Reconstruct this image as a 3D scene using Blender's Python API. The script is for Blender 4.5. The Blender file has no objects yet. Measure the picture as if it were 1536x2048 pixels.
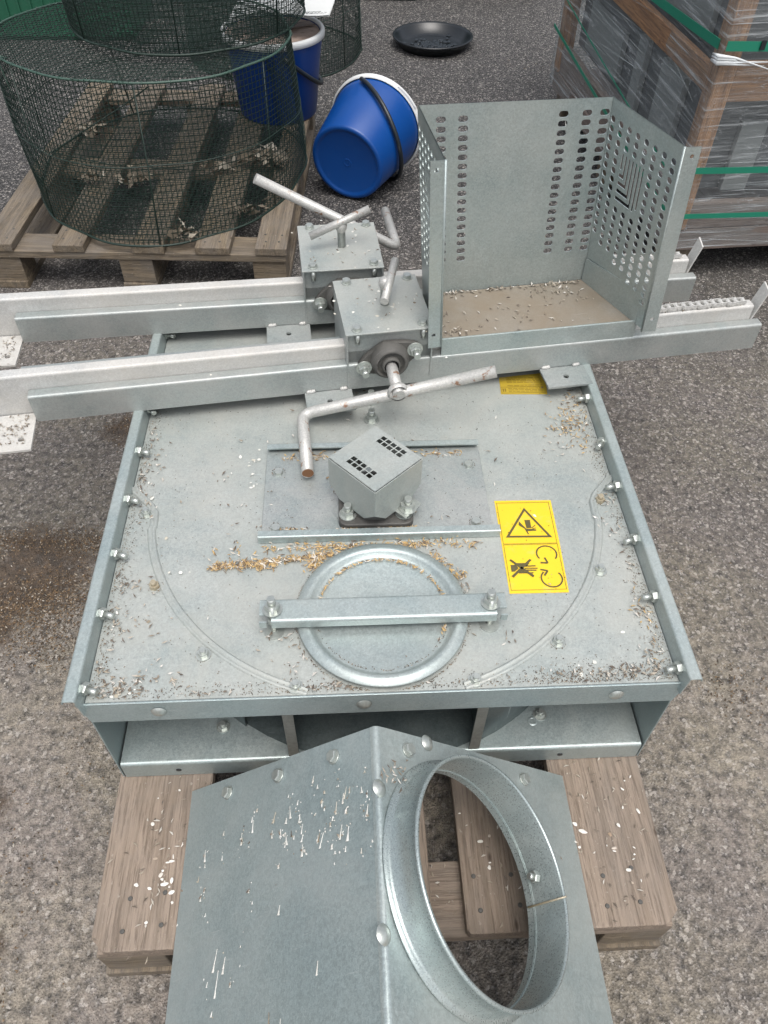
import bpy, math, random
from math import sin, cos, pi, radians, hypot, sqrt, atan2
from mathutils import Vector, Matrix, noise
random.seed(7)
sc = bpy.context.scene
COL = sc.collection

# ---------------------------------------------------------------- camera, sky, sun, exposure
PITCH, ROLL, CAMH = .8474, .0204, 1.3
cam = bpy.data.cameras.new('camera'); camo = bpy.data.objects.new('camera', cam); COL.objects.link(camo)
cam.sensor_fit = 'VERTICAL'; cam.sensor_height = 24; cam.lens = 1550 / 2048 * 24
cam.clip_start = .02; cam.clip_end = 400
fw = Vector((0, cos(PITCH), -sin(PITCH))); up0 = Vector((0, sin(PITCH), cos(PITCH))); r0 = Vector((1, 0, 0))
rt = r0 * cos(ROLL) + up0 * sin(ROLL); up = up0 * cos(ROLL) - r0 * sin(ROLL)
camo.matrix_world = Matrix(((rt.x, up.x, -fw.x, 0), (rt.y, up.y, -fw.y, 0), (rt.z, up.z, -fw.z, CAMH), (0, 0, 0, 1)))
sc.camera = camo
SUN_EL, SUN_AZ = radians(70), radians(165)
world = bpy.data.worlds.new('World'); sc.world = world; world.use_nodes = True
wn, wl = world.node_tree.nodes, world.node_tree.links
sky = wn.new('ShaderNodeTexSky'); sky.sky_type = 'NISHITA'; sky.sun_disc = False
sky.sun_elevation = SUN_EL; sky.sun_rotation = SUN_AZ; sky.dust_density = 6; sky.air_density = 1.0; sky.ozone_density = 1
hs = wn.new('ShaderNodeHueSaturation'); hs.inputs['Saturation'].default_value = .38
wl.new(sky.outputs[0], hs.inputs['Color']); wl.new(hs.outputs[0], wn['Background'].inputs[0])
wn['Background'].inputs[1].default_value = .15
sun = bpy.data.lights.new('sun', 'SUN'); sun.energy = .7; sun.angle = radians(38); sun.color = (1, .97, .93)
suno = bpy.data.objects.new('sun', sun); COL.objects.link(suno)
sd = Vector((sin(SUN_AZ) * cos(SUN_EL), cos(SUN_AZ) * cos(SUN_EL), sin(SUN_EL)))
suno.rotation_euler = sd.to_track_quat('Z', 'Y').to_euler(); suno.location = (0, -3, 6)
sc.view_settings.view_transform = 'Standard'; sc.view_settings.look = 'None'
sc.view_settings.exposure = .56; sc.view_settings.gamma = 1

# ---------------------------------------------------------------- materials
def mat(name):
    m = bpy.data.materials.new(name); m.use_nodes = True
    nt = m.node_tree; return m, nt.nodes, nt.links, nt.nodes['Principled BSDF']
def N(n, t, **kw):
    x = n.new('ShaderNode' + t)
    for k, v in kw.items():
        if k in x.inputs.keys(): x.inputs[k].default_value = v
        else: setattr(x, k, v)
    return x
def ramp(n, l, src, stops):
    r = n.new('ShaderNodeValToRGB'); e = r.color_ramp.elements
    while len(e) < len(stops): e.new(.5)
    for q, (p, c) in zip(e, stops):
        q.position = p; q.color = tuple(c) + (1,) if isinstance(c, tuple) else (c, c, c, 1)
    l.new(src, r.inputs[0]); return r.outputs[0]
def mixc(n, l, f, a, b, mode='MIX'):
    m = n.new('ShaderNodeMix'); m.data_type = 'RGBA'; m.blend_type = mode
    for i, v in ((0, f), (6, a), (7, b)):
        if hasattr(v, 'is_output') or hasattr(v, 'links'): l.new(v, m.inputs[i])
        elif i == 0: m.inputs[0].default_value = v
        else: m.inputs[i].default_value = tuple(v) + (1,)
    return m.outputs[2]
def coords(n, l, scale=(1, 1, 1), kind='Object', rnd=False):
    t = N(n, 'TexCoord'); mp = N(n, 'Mapping'); mp.inputs['Scale'].default_value = scale
    l.new(t.outputs[kind], mp.inputs[0])
    if rnd:
        oi = N(n, 'ObjectInfo'); mu = N(n, 'Math', operation='MULTIPLY'); mu.inputs[1].default_value = 37.
        l.new(oi.outputs['Random'], mu.inputs[0]); l.new(mu.outputs[0], mp.inputs['Location'])
    return mp.outputs[0]
def noise_(n, l, v, scale, detail=4, rough=.55, dist=0):
    t = N(n, 'TexNoise', Scale=scale, Detail=detail, Roughness=rough, Distortion=dist); l.new(v, t.inputs['Vector']); return t.outputs['Fac']
def bump(n, l, p, h, strength, dist):
    b = N(n, 'Bump', Strength=strength, Distance=dist); l.new(h, b.inputs['Height']); l.new(b.outputs[0], p.inputs['Normal'])

def galv(name, c1, c2, metallic=.6, rough=.42, dust=0., dustc=(.30, .27, .23), spangle=380, rustiness=0.):
    m, n, l, p = mat(name)
    v = coords(n, l)
    vo = N(n, 'TexVoronoi', Scale=spangle); l.new(v, vo.inputs['Vector'])
    bw = N(n, 'RGBToBW'); l.new(vo.outputs['Color'], bw.inputs[0])
    nz = noise_(n, l, v, 9, 6, .62); fine = noise_(n, l, v, 700, 2, .6)
    a = mixc(n, l, ramp(n, l, nz, [(.32, 0.), (.68, 1.)]), c1, c2)
    a = mixc(n, l, .30, a, ramp(n, l, bw.outputs[0], [(.15, .42), (.85, 1.)]), 'MULTIPLY')
    a = mixc(n, l, .5, a, ramp(n, l, fine, [(.3, .62), (.7, 1.)]), 'MULTIPLY')
    # scratches and faint streaks
    sv = coords(n, l, (6, 90, 6)); st = noise_(n, l, sv, 3, 5, .7, .4)
    a = mixc(n, l, ramp(n, l, st, [(.62, 0.), (.72, .28)]), a, (.62, .66, .66))
    met = metallic
    if dust:
        dn = noise_(n, l, v, 5.5, 9, .72, .5)
        f = ramp(n, l, dn, [(.5 - dust * .34, 0.), (.5 + .28 - dust * .1, min(1, .55 + dust * .35))])
        a = mixc(n, l, f, a, dustc)
        mm = N(n, 'Math', operation='MULTIPLY_ADD'); l.new(f, mm.inputs[0]); mm.inputs[1].default_value = -metallic * .9; mm.inputs[2].default_value = metallic
        l.new(mm.outputs[0], p.inputs['Metallic'])
    else: p.inputs['Metallic'].default_value = metallic
    if rustiness:
        rn = noise_(n, l, v, 55, 8, .7)
        a = mixc(n, l, ramp(n, l, rn, [(.64 - rustiness * .10, 0.), (.69 - rustiness * .08, .85)]), a, (.23, .105, .045))
    l.new(a, p.inputs['Base Color'])
    rr = N(n, 'MapRange'); l.new(bw.outputs[0], rr.inputs[0]); rr.inputs[3].default_value = rough - .07; rr.inputs[4].default_value = rough + .12
    l.new(rr.outputs[0], p.inputs['Roughness'])
    bump(n, l, p, fine, .12, .0006)
    return m
M_PANEL = galv('dusty_galvanised', (.34, .395, .39), (.47, .50, .48), .38, .44, .5, (.39, .385, .345))
M_GALV = galv('galvanised_steel', (.38, .455, .455), (.49, .55, .54), .55, .36, .2, (.35, .365, .335))
M_HOOD = galv('blue_grey_galvanised', (.34, .42, .43), (.40, .475, .475), .5, .36, .18, (.31, .33, .32))
M_RAIL = galv('rail_galvanised', (.35, .405, .40), (.46, .485, .475), .55, .42, .3, (.38, .365, .34))
M_WHITE = galv('chalky_galvanised', (.52, .53, .52), (.68, .68, .66), .2, .55, .4, (.48, .45, .40))
M_TRAY = galv('muddy_galvanised', (.34, .33, .30), (.27, .25, .21), .15, .6, .85, (.20, .155, .105))
def simple_metal(name, c, metallic, rough):
    m, n, l, p = mat(name); v = coords(n, l); nz = noise_(n, l, v, 160, 4, .6)
    l.new(mixc(n, l, ramp(n, l, nz, [(.4, 0.), (.7, .5)]), c, tuple(x * .62 for x in c)), p.inputs['Base Color'])
    p.inputs['Metallic'].default_value = metallic; p.inputs['Roughness'].default_value = rough; return m
M_ZINC = simple_metal('zinc_bolt', (.50, .53, .50), .72, .33)
M_ZINCR = galv('rusty_zinc', (.45, .43, .36), (.5, .42, .28), .5, .45, .3, (.42, .30, .14), rustiness=.6)
M_HANDLE = galv('silver_painted_rod', (.50, .50, .48), (.60, .60, .57), .35, .42, 0., rustiness=.62)
M_IRON = galv('cast_iron', (.05, .05, .048), (.085, .083, .078), .35, .6, .5, (.17, .165, .15))
M_DRUM = galv('dark_drum_steel', (.11, .145, .15), (.16, .19, .19), .6, .4, .1, (.14, .16, .155))
M_DARK = galv('dark_plate', (.14, .15, .15), (.18, .19, .19), .4, .5, .3)

M_COLLAR = galv('collar_galvanised', (.36, .43, .43), (.46, .52, .51), .62, .30, .1, (.35, .365, .335), spangle=700)

def plastic(name, col, rough=.35, coat=0, var=.25, dust=.12):
    m, n, l, p = mat(name); v = coords(n, l)
    nz = noise_(n, l, v, 7, 6, .6)
    a = mixc(n, l, ramp(n, l, nz, [(.35, 0.), (.7, var)]), col, tuple(c * .72 for c in col))
    sc_ = noise_(n, l, coords(n, l, (1, 1, 9)), 24, 8, .75)
    a = mixc(n, l, ramp(n, l, sc_, [(.56, 0.), (.78, dust)]), a, (.45, .43, .40))
    l.new(a, p.inputs['Base Color']); p.inputs['Roughness'].default_value = rough
    bump(n, l, p, noise_(n, l, v, 60, 3), .08, .002)
    return m
M_BLUE = plastic('blue_plastic', (.003, .058, .26), .33, dust=.03)
M_BLUE2 = plastic('deep_blue_plastic', (.003, .042, .22), .36, dust=.03)
M_WPL = plastic('white_plastic', (.72, .74, .74), .4)
M_BLK = plastic('black_plastic', (.012, .017, .022), .35, dust=.12)
M_BLKG = plastic('black_glossy_bowl', (.009, .012, .015), .28, dust=.04)
M_STRAP = plastic('green_strap', (.012, .20, .125), .38, dust=.08)
M_GREEN = plastic('green_crate_plastic', (.014, .10, .055), .5)
M_DGREEN = plastic('dark_green_crate_plastic', (.006, .028, .018), .55)
M_WIRE = plastic('green_coated_wire', (.010, .026, .019), .5, dust=.08)
M_WIREL = plastic('green_coated_ring', (.035, .075, .058), .45, dust=.25)
M_YEL = plastic('yellow_label', (.78, .52, .02), .45, dust=.4)
M_YEL2 = plastic('worn_yellow_label', (.42, .30, .03), .5, dust=.2)
M_PRINT = plastic('black_print', (.09, .075, .025), .5)
M_PRINT2 = plastic('faint_print', (.20, .14, .02), .5)
M_PAPER = plastic('paper', (.62, .64, .63), .8)

def wood(name, c1, c2, c3, grey=.5, rough=.75):
    m, n, l, p = mat(name)
    v = coords(n, l, (1.2, 26, 26), rnd=True); v2 = coords(n, l, (2.5, 6, 6), rnd=True); v3 = coords(n, l, (1, 1, 1), rnd=True)
    g = noise_(n, l, v, 3.2, 10, .7, .7)
    g2 = noise_(n, l, v, 13, 6, .75, .2)
    a = mixc(n, l, ramp(n, l, g, [(.40, 0.), (.58, 1.)]), c1, c2)
    a = mixc(n, l, ramp(n, l, g2, [(.50, 0.), (.60, .75)]), a, c3)
    st = noise_(n, l, v2, 2.0, 7, .65, 1.0)
    a = mixc(n, l, ramp(n, l, st, [(.4, 0.), (.66, grey)]), a, (.17, .155, .14))
    kn = N(n, 'TexVoronoi', Scale=5.0); l.new(v2, kn.inputs['Vector'])
    a = mixc(n, l, ramp(n, l, kn.outputs['Distance'], [(.05, .75), (.12, 0.)]), a, (.05, .03, .018))
    sp = noise_(n, l, v3, 160, 3, .6)
    a = mixc(n, l, ramp(n, l, sp, [(.66, 0.), (.73, .35)]), a, (.50, .47, .42))
    oi = N(n, 'ObjectInfo')
    a = mixc(n, l, .45, a, ramp(n, l, oi.outputs['Random'], [(0., .62), (1., 1.)]), 'MULTIPLY')
    l.new(a, p.inputs['Base Color']); p.inputs['Roughness'].default_value = rough
    ad = N(n, 'Math', operation='ADD'); l.new(g, ad.inputs[0]); l.new(g2, ad.inputs[1])
    bump(n, l, p, ad.outputs[0], .55, .003)
    return m
M_WOOD = wood('brown_pallet_wood', (.225, .175, .132), (.315, .25, .195), (.115, .085, .063), .35)
M_WOODG = wood('weathered_pallet_wood', (.125, .10, .07), (.235, .185, .125), (.055, .042, .03), .55)
M_WOODO = wood('orange_wet_wood', (.22, .115, .06), (.38, .21, .105), (.09, .045, .025), .15, .5)
M_WOODP = wood('pink_brown_plank', (.15, .115, .10), (.23, .18, .155), (.075, .055, .045), .4)
M_WOODL = wood('pale_pink_disc', (.42, .32, .27), (.52, .41, .35), (.34, .25, .20), .1)

def asphalt():
    m, n, l, p = mat('asphalt'); v = coords(n, l)
    vo = N(n, 'TexVoronoi', Scale=300); l.new(v, vo.inputs['Vector'])
    bw = N(n, 'RGBToBW'); l.new(vo.outputs['Color'], bw.inputs[0])
    vo2 = N(n, 'TexVoronoi', Scale=170); l.new(v, vo2.inputs['Vector'])
    bw2 = N(n, 'RGBToBW'); l.new(vo2.outputs['Color'], bw2.inputs[0])
    a = ramp(n, l, bw.outputs[0], [(.2, (.013, .013, .014)), (.5, (.032, .032, .032)), (.72, (.062, .060, .059)), (.86, (.36, .34, .33))])
    a2 = ramp(n, l, bw2.outputs[0], [(.2, (.018, .018, .018)), (.6, (.045, .044, .043)), (.88, (.26, .245, .235))])
    a = mixc(n, l, .4, a, a2)
    big = noise_(n, l, v, 1.4, 6, .6)
    fine = noise_(n, l, v, 60, 6, .7)
    # khaki dust, thinned with distance to paint a brightness falloff into the ground
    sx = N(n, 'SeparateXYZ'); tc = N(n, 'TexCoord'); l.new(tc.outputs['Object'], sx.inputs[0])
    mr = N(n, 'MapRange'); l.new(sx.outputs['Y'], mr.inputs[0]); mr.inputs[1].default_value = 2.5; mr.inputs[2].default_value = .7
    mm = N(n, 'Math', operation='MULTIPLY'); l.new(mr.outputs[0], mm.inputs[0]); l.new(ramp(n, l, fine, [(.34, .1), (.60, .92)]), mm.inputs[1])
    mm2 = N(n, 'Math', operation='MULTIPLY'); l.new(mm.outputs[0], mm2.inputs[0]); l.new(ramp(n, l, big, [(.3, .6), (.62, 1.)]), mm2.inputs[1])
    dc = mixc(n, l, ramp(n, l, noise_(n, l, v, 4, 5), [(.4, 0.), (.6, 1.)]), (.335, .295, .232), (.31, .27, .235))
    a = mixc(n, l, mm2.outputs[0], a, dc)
    a = mixc(n, l, .36, a, ramp(n, l, bw.outputs[0], [(.22, .55), (.6, .95), (.80, 1.)]), 'MULTIPLY')
    a = mixc(n, l, ramp(n, l, bw2.outputs[0], [(.80, 0.), (.88, .55)]), a, (.42, .39, .35))
    dk = noise_(n, l, v, 14, 8, .7)
    a = mixc(n, l, ramp(n, l, dk, [(.30, .5), (.44, 0.)]), a, (.045, .038, .033))
    # damp brown dirt patches
    tot = None
    for (px, py, pr) in ((-.98, 1.0, .17), (-.72, .97, .16), (-.80, .84, .13), (-.64, 1.40, .07), (-.68, .47, .09), (-.64, .25, .12), (-.52, .0, .10)):
        d = N(n, 'VectorMath', operation='DISTANCE'); l.new(tc.outputs['Object'], d.inputs[0]); d.inputs[1].default_value = (px, py, 0)
        q = N(n, 'MapRange'); l.new(d.outputs['Value'], q.inputs[0]); q.inputs[1].default_value = pr * 1.25; q.inputs[2].default_value = pr * .2; q.inputs[4].default_value = .62
        if tot is None: tot = q.outputs[0]
        else:
            ad = N(n, 'Math', operation='MAXIMUM'); l.new(tot, ad.inputs[0]); l.new(q.outputs[0], ad.inputs[1]); tot = ad.outputs[0]
    nn_ = noise_(n, l, v, 22, 9, .72, .6); ad = N(n, 'Math', operation='ADD'); l.new(tot, ad.inputs[0]); l.new(nn_, ad.inputs[1])
    bc = mixc(n, l, ramp(n, l, noise_(n, l, v, 45, 6, .7), [(.42, 0.), (.6, 1.)]), (.045, .034, .026), (.10, .068, .043))
    a = mixc(n, l, ramp(n, l, ad.outputs[0], [(.70, 0.), (.98, .85)]), a, bc)
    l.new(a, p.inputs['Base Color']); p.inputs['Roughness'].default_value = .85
    h = N(n, 'Math', operation='ADD'); l.new(vo.outputs['Distance'], h.inputs[0]); l.new(fine, h.inputs[1])
    bump(n, l, p, h.outputs[0], .9, .003)
    return m
M_ASPH = asphalt()

def island(name, stops, rough=.7):
    m, n, l, p = mat(name); g = N(n, 'NewGeometry')
    l.new(ramp(n, l, g.outputs['Random Per Island'], stops), p.inputs['Base Color']); p.inputs['Roughness'].default_value = rough
    return m
M_RUST = island('rust', [(0., (.17, .075, .03)), (1., (.20, .10, .05))], .8)
M_HUSK = island('straw_husks', [(0., (.42, .27, .10)), (.3, (.50, .36, .17)), (.55, (.30, .21, .12)), (.75, (.10, .075, .055)), (.9, (.55, .50, .42)), (1., (.62, .6, .55))])
M_HUSKD = island('grey_husks', [(0., (.10, .08, .065)), (.35, (.20, .165, .125)), (.6, (.33, .29, .23)), (.8, (.48, .45, .40)), (1., (.60, .58, .54))])
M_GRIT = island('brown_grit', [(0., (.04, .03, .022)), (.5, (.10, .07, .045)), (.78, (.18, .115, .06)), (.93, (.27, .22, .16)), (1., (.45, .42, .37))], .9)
M_STONE = island('pale_grit', [(0., (.10, .095, .09)), (.5, (.24, .22, .20)), (.85, (.36, .34, .32)), (1., (.56, .54, .51))], .9)
M_DROP = island('bird_droppings', [(0., (.55, .55, .50)), (.5, (.68, .68, .64)), (.8, (.45, .42, .34)), (.93, (.2, .16, .11)), (1., (.10, .08, .06))], .6)
M_SHELL = island('pale_shell_flakes', [(0., (.62, .60, .55)), (.6, (.72, .70, .66)), (1., (.30, .22, .15))], .7)
M_LEAF = island('dry_leaves', [(0., (.07, .058, .042)), (.45, (.15, .125, .09)), (.8, (.27, .24, .19)), (1., (.40, .37, .31))], .8)

def film():
    m, n, l, p = mat('stretch_film')
    out = n['Material Output']
    v = coords(n, l, (1.0, 1.0, 26)); s = noise_(n, l, v, 3, 6, .6, .6)
    vb = coords(n, l, (5, 5, 14)); s2 = noise_(n, l, vb, 5, 8, .75, 1.4)
    p.inputs['Base Color'].default_value = (.62, .66, .68, 1); p.inputs['Roughness'].default_value = .12
    p.inputs['IOR'].default_value = 1.5
    tr = N(n, 'BsdfTransparent'); tr.inputs[0].default_value = (.93, .95, .95, 1)
    mx = N(n, 'MixShader'); mu = N(n, 'Math', operation='MAXIMUM')
    l.new(ramp(n, l, s, [(.44, .06), (.56, .20), (.67, .66)]), mu.inputs[0]); l.new(ramp(n, l, s2, [(.56, .10), (.70, .6)]), mu.inputs[1])
    l.new(mu.outputs[0], mx.inputs[0]); l.new(tr.outputs[0], mx.inputs[1]); l.new(p.outputs[0], mx.inputs[2]); l.new(mx.outputs[0], out.inputs[0])
    ad = N(n, 'Math', operation='ADD'); l.new(s, ad.inputs[0]); l.new(s2, ad.inputs[1]); bump(n, l, p, ad.outputs[0], .6, .012)
    return m
M_FILM = film()
M_CRUMP = plastic('crumpled_film', (.66, .69, .70), .2)

# ---------------------------------------------------------------- mesh builders
class MB:
    def __init__(s): s.v = []; s.f = []; s.sm = []
    def add(s, vs, fs, smooth=False):
        o = len(s.v); s.v += [tuple(v) for v in vs]; s.f += [tuple(i + o for i in f) for f in fs]; s.sm += [smooth] * len(fs)
    def box(s, x0, x1, y0, y1, z0, z1):
        s.add([(x0, y0, z0), (x1, y0, z0), (x1, y1, z0), (x0, y1, z0), (x0, y0, z1), (x1, y0, z1), (x1, y1, z1), (x0, y1, z1)],
              [(0, 3, 2, 1), (4, 5, 6, 7), (0, 1, 5, 4), (1, 2, 6, 5), (2, 3, 7, 6), (3, 0, 4, 7)])
    def tube(s, pts, r, n=10, cap=True, closed=False):
        P = [Vector(p) for p in pts]; k = len(P); rs = r if isinstance(r, (list, tuple)) else [r] * k
        vs = []; u = None
        for i, p in enumerate(P):
            if closed: t = (P[(i + 1) % k] - P[i - 1])
            else: t = P[min(i + 1, k - 1)] - P[max(i - 1, 0)]
            t.normalize()
            if u is None: u = t.orthogonal().normalized()
            u = (u - t * u.dot(t)).normalized(); w = t.cross(u)
            vs += [p + (u * cos(2 * pi * j / n) + w * sin(2 * pi * j / n)) * rs[i] for j in range(n)]
        fs = []
        for i in range(k if closed else k - 1):
            a, b = i * n, ((i + 1) % k) * n
            fs += [(a + j, a + (j + 1) % n, b + (j + 1) % n, b + j) for j in range(n)]
        s.add(vs, fs, n > 5)
        if cap and not closed:
            o = len(s.v) - len(vs)
            s.f += [tuple(o + j for j in range(n))[::-1], tuple(o + (k - 1) * n + j for j in range(n))]; s.sm += [False, False]
    def prism(s, poly, mapf, h0, h1, smooth=False):
        n = len(poly)
        s.add([mapf(a, b, h0) for a, b in poly] + [mapf(a, b, h1) for a, b in poly],
              [tuple(range(n))[::-1], tuple(range(n, 2 * n))], False)
        o = len(s.v) - 2 * n
        s.f += [(o + i, o + (i + 1) % n, o + n + (i + 1) % n, o + n + i) for i in range(n)]; s.sm += [smooth] * n
    def lathe(s, prof, n=48, c=(0, 0, 0), arc=None, mapf=None):
        full = arc is None; a0, a1 = arc or (0, 2 * pi); k = len(prof); m = n if full else n + 1
        vs = []
        for i in range(m):
            t = a0 + (a1 - a0) * i / n
            for r, z in prof:
                q = (c[0] + r * cos(t), c[1] + r * sin(t), c[2] + z); vs.append(mapf(*q) if mapf else q)
        fs = []
        for i in range(n):
            a, b = i * k, ((i + 1) % m) * k
            fs += [(a + j, b + j, b + j + 1, a + j + 1) for j in range(k - 1)]
        s.add(vs, fs, True)
    def strip(s, pts, mapf, a0, a1, t=.0022, r=.004, seg=4, taper=0):
        """bent sheet: polyline pts (p,q), fillets of radius r, thickness t, swept from a0 to a1"""
        s.wn = 1
        P = [Vector(p) for p in pts]; L = [P[0]]
        for i in range(1, len(P) - 1):
            a = (P[i - 1] - P[i]).normalized(); b = (P[i + 1] - P[i]).normalized()
            for k in range(seg + 1):
                w = k / seg; L.append(P[i] + a * r * (1 - w) ** 2 + b * r * w ** 2)
        L.append(P[-1]); n = len(L); nr = []
        for i in range(n):
            d = (L[min(i + 1, n - 1)] - L[max(i - 1, 0)]).normalized(); nr.append(Vector((-d.y, d.x)))
        vs = []
        for a in (a0, a1):
            for sg in (.5, -.5):
                vs += [mapf(a, *(L[i] + nr[i] * t * sg)) for i in range(n)]
        A, B, C, D = 0, n, 2 * n, 3 * n; fs = []; smf = []
        for i in range(n - 1):
            fs += [(A + i, A + i + 1, C + i + 1, C + i), (B + i, D + i, D + i + 1, B + i + 1), (A + i, B + i, B + i + 1, A + i + 1), (C + i, C + i + 1, D + i + 1, D + i)]
        fs += [(A, C, D, B), (A + n - 1, B + n - 1, D + n - 1, C + n - 1)]
        s.add(vs, fs, False)
        o = len(s.sm) - len(fs)
        for i in range(n - 1): s.sm[o + 4 * i] = True; s.sm[o + 4 * i + 1] = True
    def build(s, name, m, parent=None, smooth=None, bevel=0, kind=None, label=None):
        me = bpy.data.meshes.new(name); me.from_pydata(s.v, [], s.f); me.materials.append(m)
        me.polygons.foreach_set('use_smooth', [bool(x) if smooth is None else smooth for x in s.sm]); me.update()
        o = bpy.data.objects.new(name, me); COL.objects.link(o)
        if parent: o.parent = parent
        if bevel:
            b = o.modifiers.new('bevel', 'BEVEL'); b.width = bevel; b.segments = 2; b.limit_method = 'ANGLE'; b.angle_limit = radians(50)
        if getattr(s, 'wn', 0):
            w = o.modifiers.new('normals', 'WEIGHTED_NORMAL'); w.keep_sharp = True; w.weight = 90
        if kind: o['kind'] = kind
        if label: o['label'] = label
        return o
def inst(src, parent, loc, rot=(0, 0, 0), name=None, scale=None):
    o = src.copy(); COL.objects.link(o); o.parent = parent; o.location = loc; o.rotation_euler = rot
    if scale: o.scale = scale
    return o
def thing(name, label, cat, loc=(0, 0, 0), rotz=0, group=None):
    o = bpy.data.objects.new(name, None); COL.objects.link(o); o.empty_display_size = .05
    o.location = loc; o.rotation_euler = (0, 0, rotz); o['label'] = label; o['category'] = cat
    if group: o['group'] = group
    return o
def tag(o, label, cat, group=None):
    o['label'] = label; o['category'] = cat
    if group: o['group'] = group
    return o
ID = lambda a, b, c: (a, b, c)
def hexm(r, z0, z1, mb, chamf=.09):
    ps = [(r * (1 - chamf), z1), (r, z1 - r * .18), (r, z0)]
    rings = []
    for rr, z in ps: rings.append([(rr * cos(pi / 3 * k), rr * sin(pi / 3 * k), z) for k in range(6)])
    vs = sum(rings, []); fs = [tuple(range(6))]
    for q in range(2): fs += [(q * 6 + k, (q + 1) * 6 + k, (q + 1) * 6 + (k + 1) % 6, q * 6 + (k + 1) % 6) for k in range(6)]
    mb.add(vs, fs)
def bolt_mesh(r=.0078, h=.0065, stud=.0042, sl=.006, washer=.0, m=M_ZINC, name='bolt'):
    mb = MB(); z = 0
    if washer: mb.tube([(0, 0, 0), (0, 0, .0018)], washer, 16); z = .0018
    hexm(r, z, z + h, mb)
    if sl: mb.tube([(0, 0, z + h - .001), (0, 0, z + h + sl)], [stud, stud], 10)
    me = bpy.data.meshes.new(name); me.from_pydata(mb.v, [], mb.f); me.materials.append(m)
    me.polygons.foreach_set('use_smooth', mb.sm); me.update()
    return me
def place(me, name, parent, loc, rot=(0, 0, 0), label=None):
    o = bpy.data.objects.new(name, me); COL.objects.link(o); o.parent = parent; o.location = loc; o.rotation_euler = rot
    if label: o['label'] = label
    return o
BOLT = bolt_mesh(); BOLT_STUD = bolt_mesh(r=.009, h=.0072, sl=.0135, stud=.0044); BOLT_W = bolt_mesh(washer=.0105, sl=.005); BOLT_HEAD = bolt_mesh(r=.008, h=.0055, sl=0, washer=.0095)
BOLT_BIG = bolt_mesh(r=.0105, h=.009, stud=.0058, sl=.012, washer=.014); BOLT_R = bolt_mesh(m=M_ZINCR); 
dm = MB(); dm.lathe([(.0001, .0045), (.005, .004), (.0085, .002), (.0105, 0)], 18)
RIVET = bpy.data.meshes.new('rivet'); RIVET.from_pydata(dm.v, [], dm.f); RIVET.materials.append(M_ZINC); RIVET.polygons.foreach_set('use_smooth', dm.sm)

def spindles(mb, centres, lmin, lmax, rmin, rmax, flat=True, mapf=None, tilt=.35):
    for (x, y, z) in centres:
        L = random.uniform(lmin, lmax) / 2; r = random.uniform(rmin, rmax); a = random.uniform(0, pi * 2); t = random.uniform(-tilt, tilt)
        d = Vector((cos(a) * cos(t), sin(a) * cos(t), sin(t))); u = Vector((-sin(a), cos(a), 0)); w = d.cross(u)
        c = Vector((x, y, z + r * .6 + abs(sin(t)) * L)); bend = random.uniform(-.3, .3) * L
        vs = [c - d * L, c + u * r + u * bend, c + w * r * .7, c - u * r + u * bend, c - w * r * .7, c + d * L]
        if mapf: vs = [mapf(*v) for v in vs]
        mb.add(vs, [(0, 1, 2), (0, 2, 3), (0, 3, 4), (0, 4, 1), (5, 2, 1), (5, 3, 2), (5, 4, 3), (5, 1, 4)])
def scatter(n, x, y, sx, sy, z=0, seed=None):
    return [(random.gauss(x, sx), random.gauss(y, sy), z + abs(random.gauss(0, .0012))) for _ in range(n)]
def line_scatter(n, p, q, w, z):
    out = []
    for _ in range(n):
        t = random.random(); out.append((p[0] + (q[0] - p[0]) * t + random.gauss(0, w), p[1] + (q[1] - p[1]) * t + random.gauss(0, w), z + abs(random.gauss(0, .0015))))
    return out
def flakes(mb, centres, rmin, rmax, elong=1., ang=None, mapf=ID, thick=.0012):
    for (x, y, z) in centres:
        r = random.uniform(rmin, rmax); a = ang if ang is not None else random.uniform(0, pi); a += random.uniform(-.12, .12) if ang is not None else 0
        e = random.uniform(1, elong) if elong > 1 else 1; k = 8; pts = []
        for j in range(k):
            t = 2 * pi * j / k; q = r * random.uniform(.7, 1.1); px, py = q * cos(t) * e, q * sin(t)
            pts.append((x + px * cos(a) - py * sin(a), y + px * sin(a) + py * cos(a)))
        mb.add([mapf(px, py, z) for px, py in pts] + [mapf(x, y, z + thick)], [(j, (j + 1) % k, k) for j in range(k)], True)

# ---------------------------------------------------------------- ground
gm = MB(); g = 60
gm.add([(-g, -g, 0), (g, -g, 0), (g, g, 0), (-g, g, 0)], [(0, 1, 2, 3)])
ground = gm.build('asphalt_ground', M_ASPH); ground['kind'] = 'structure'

X0, Y0, YAW = .0084, .497, .0632
def Mw(x, y, z=0):
    c, s = cos(YAW), sin(YAW); return (X0 + c * x - s * y, Y0 + s * x + c * y, z)

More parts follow.
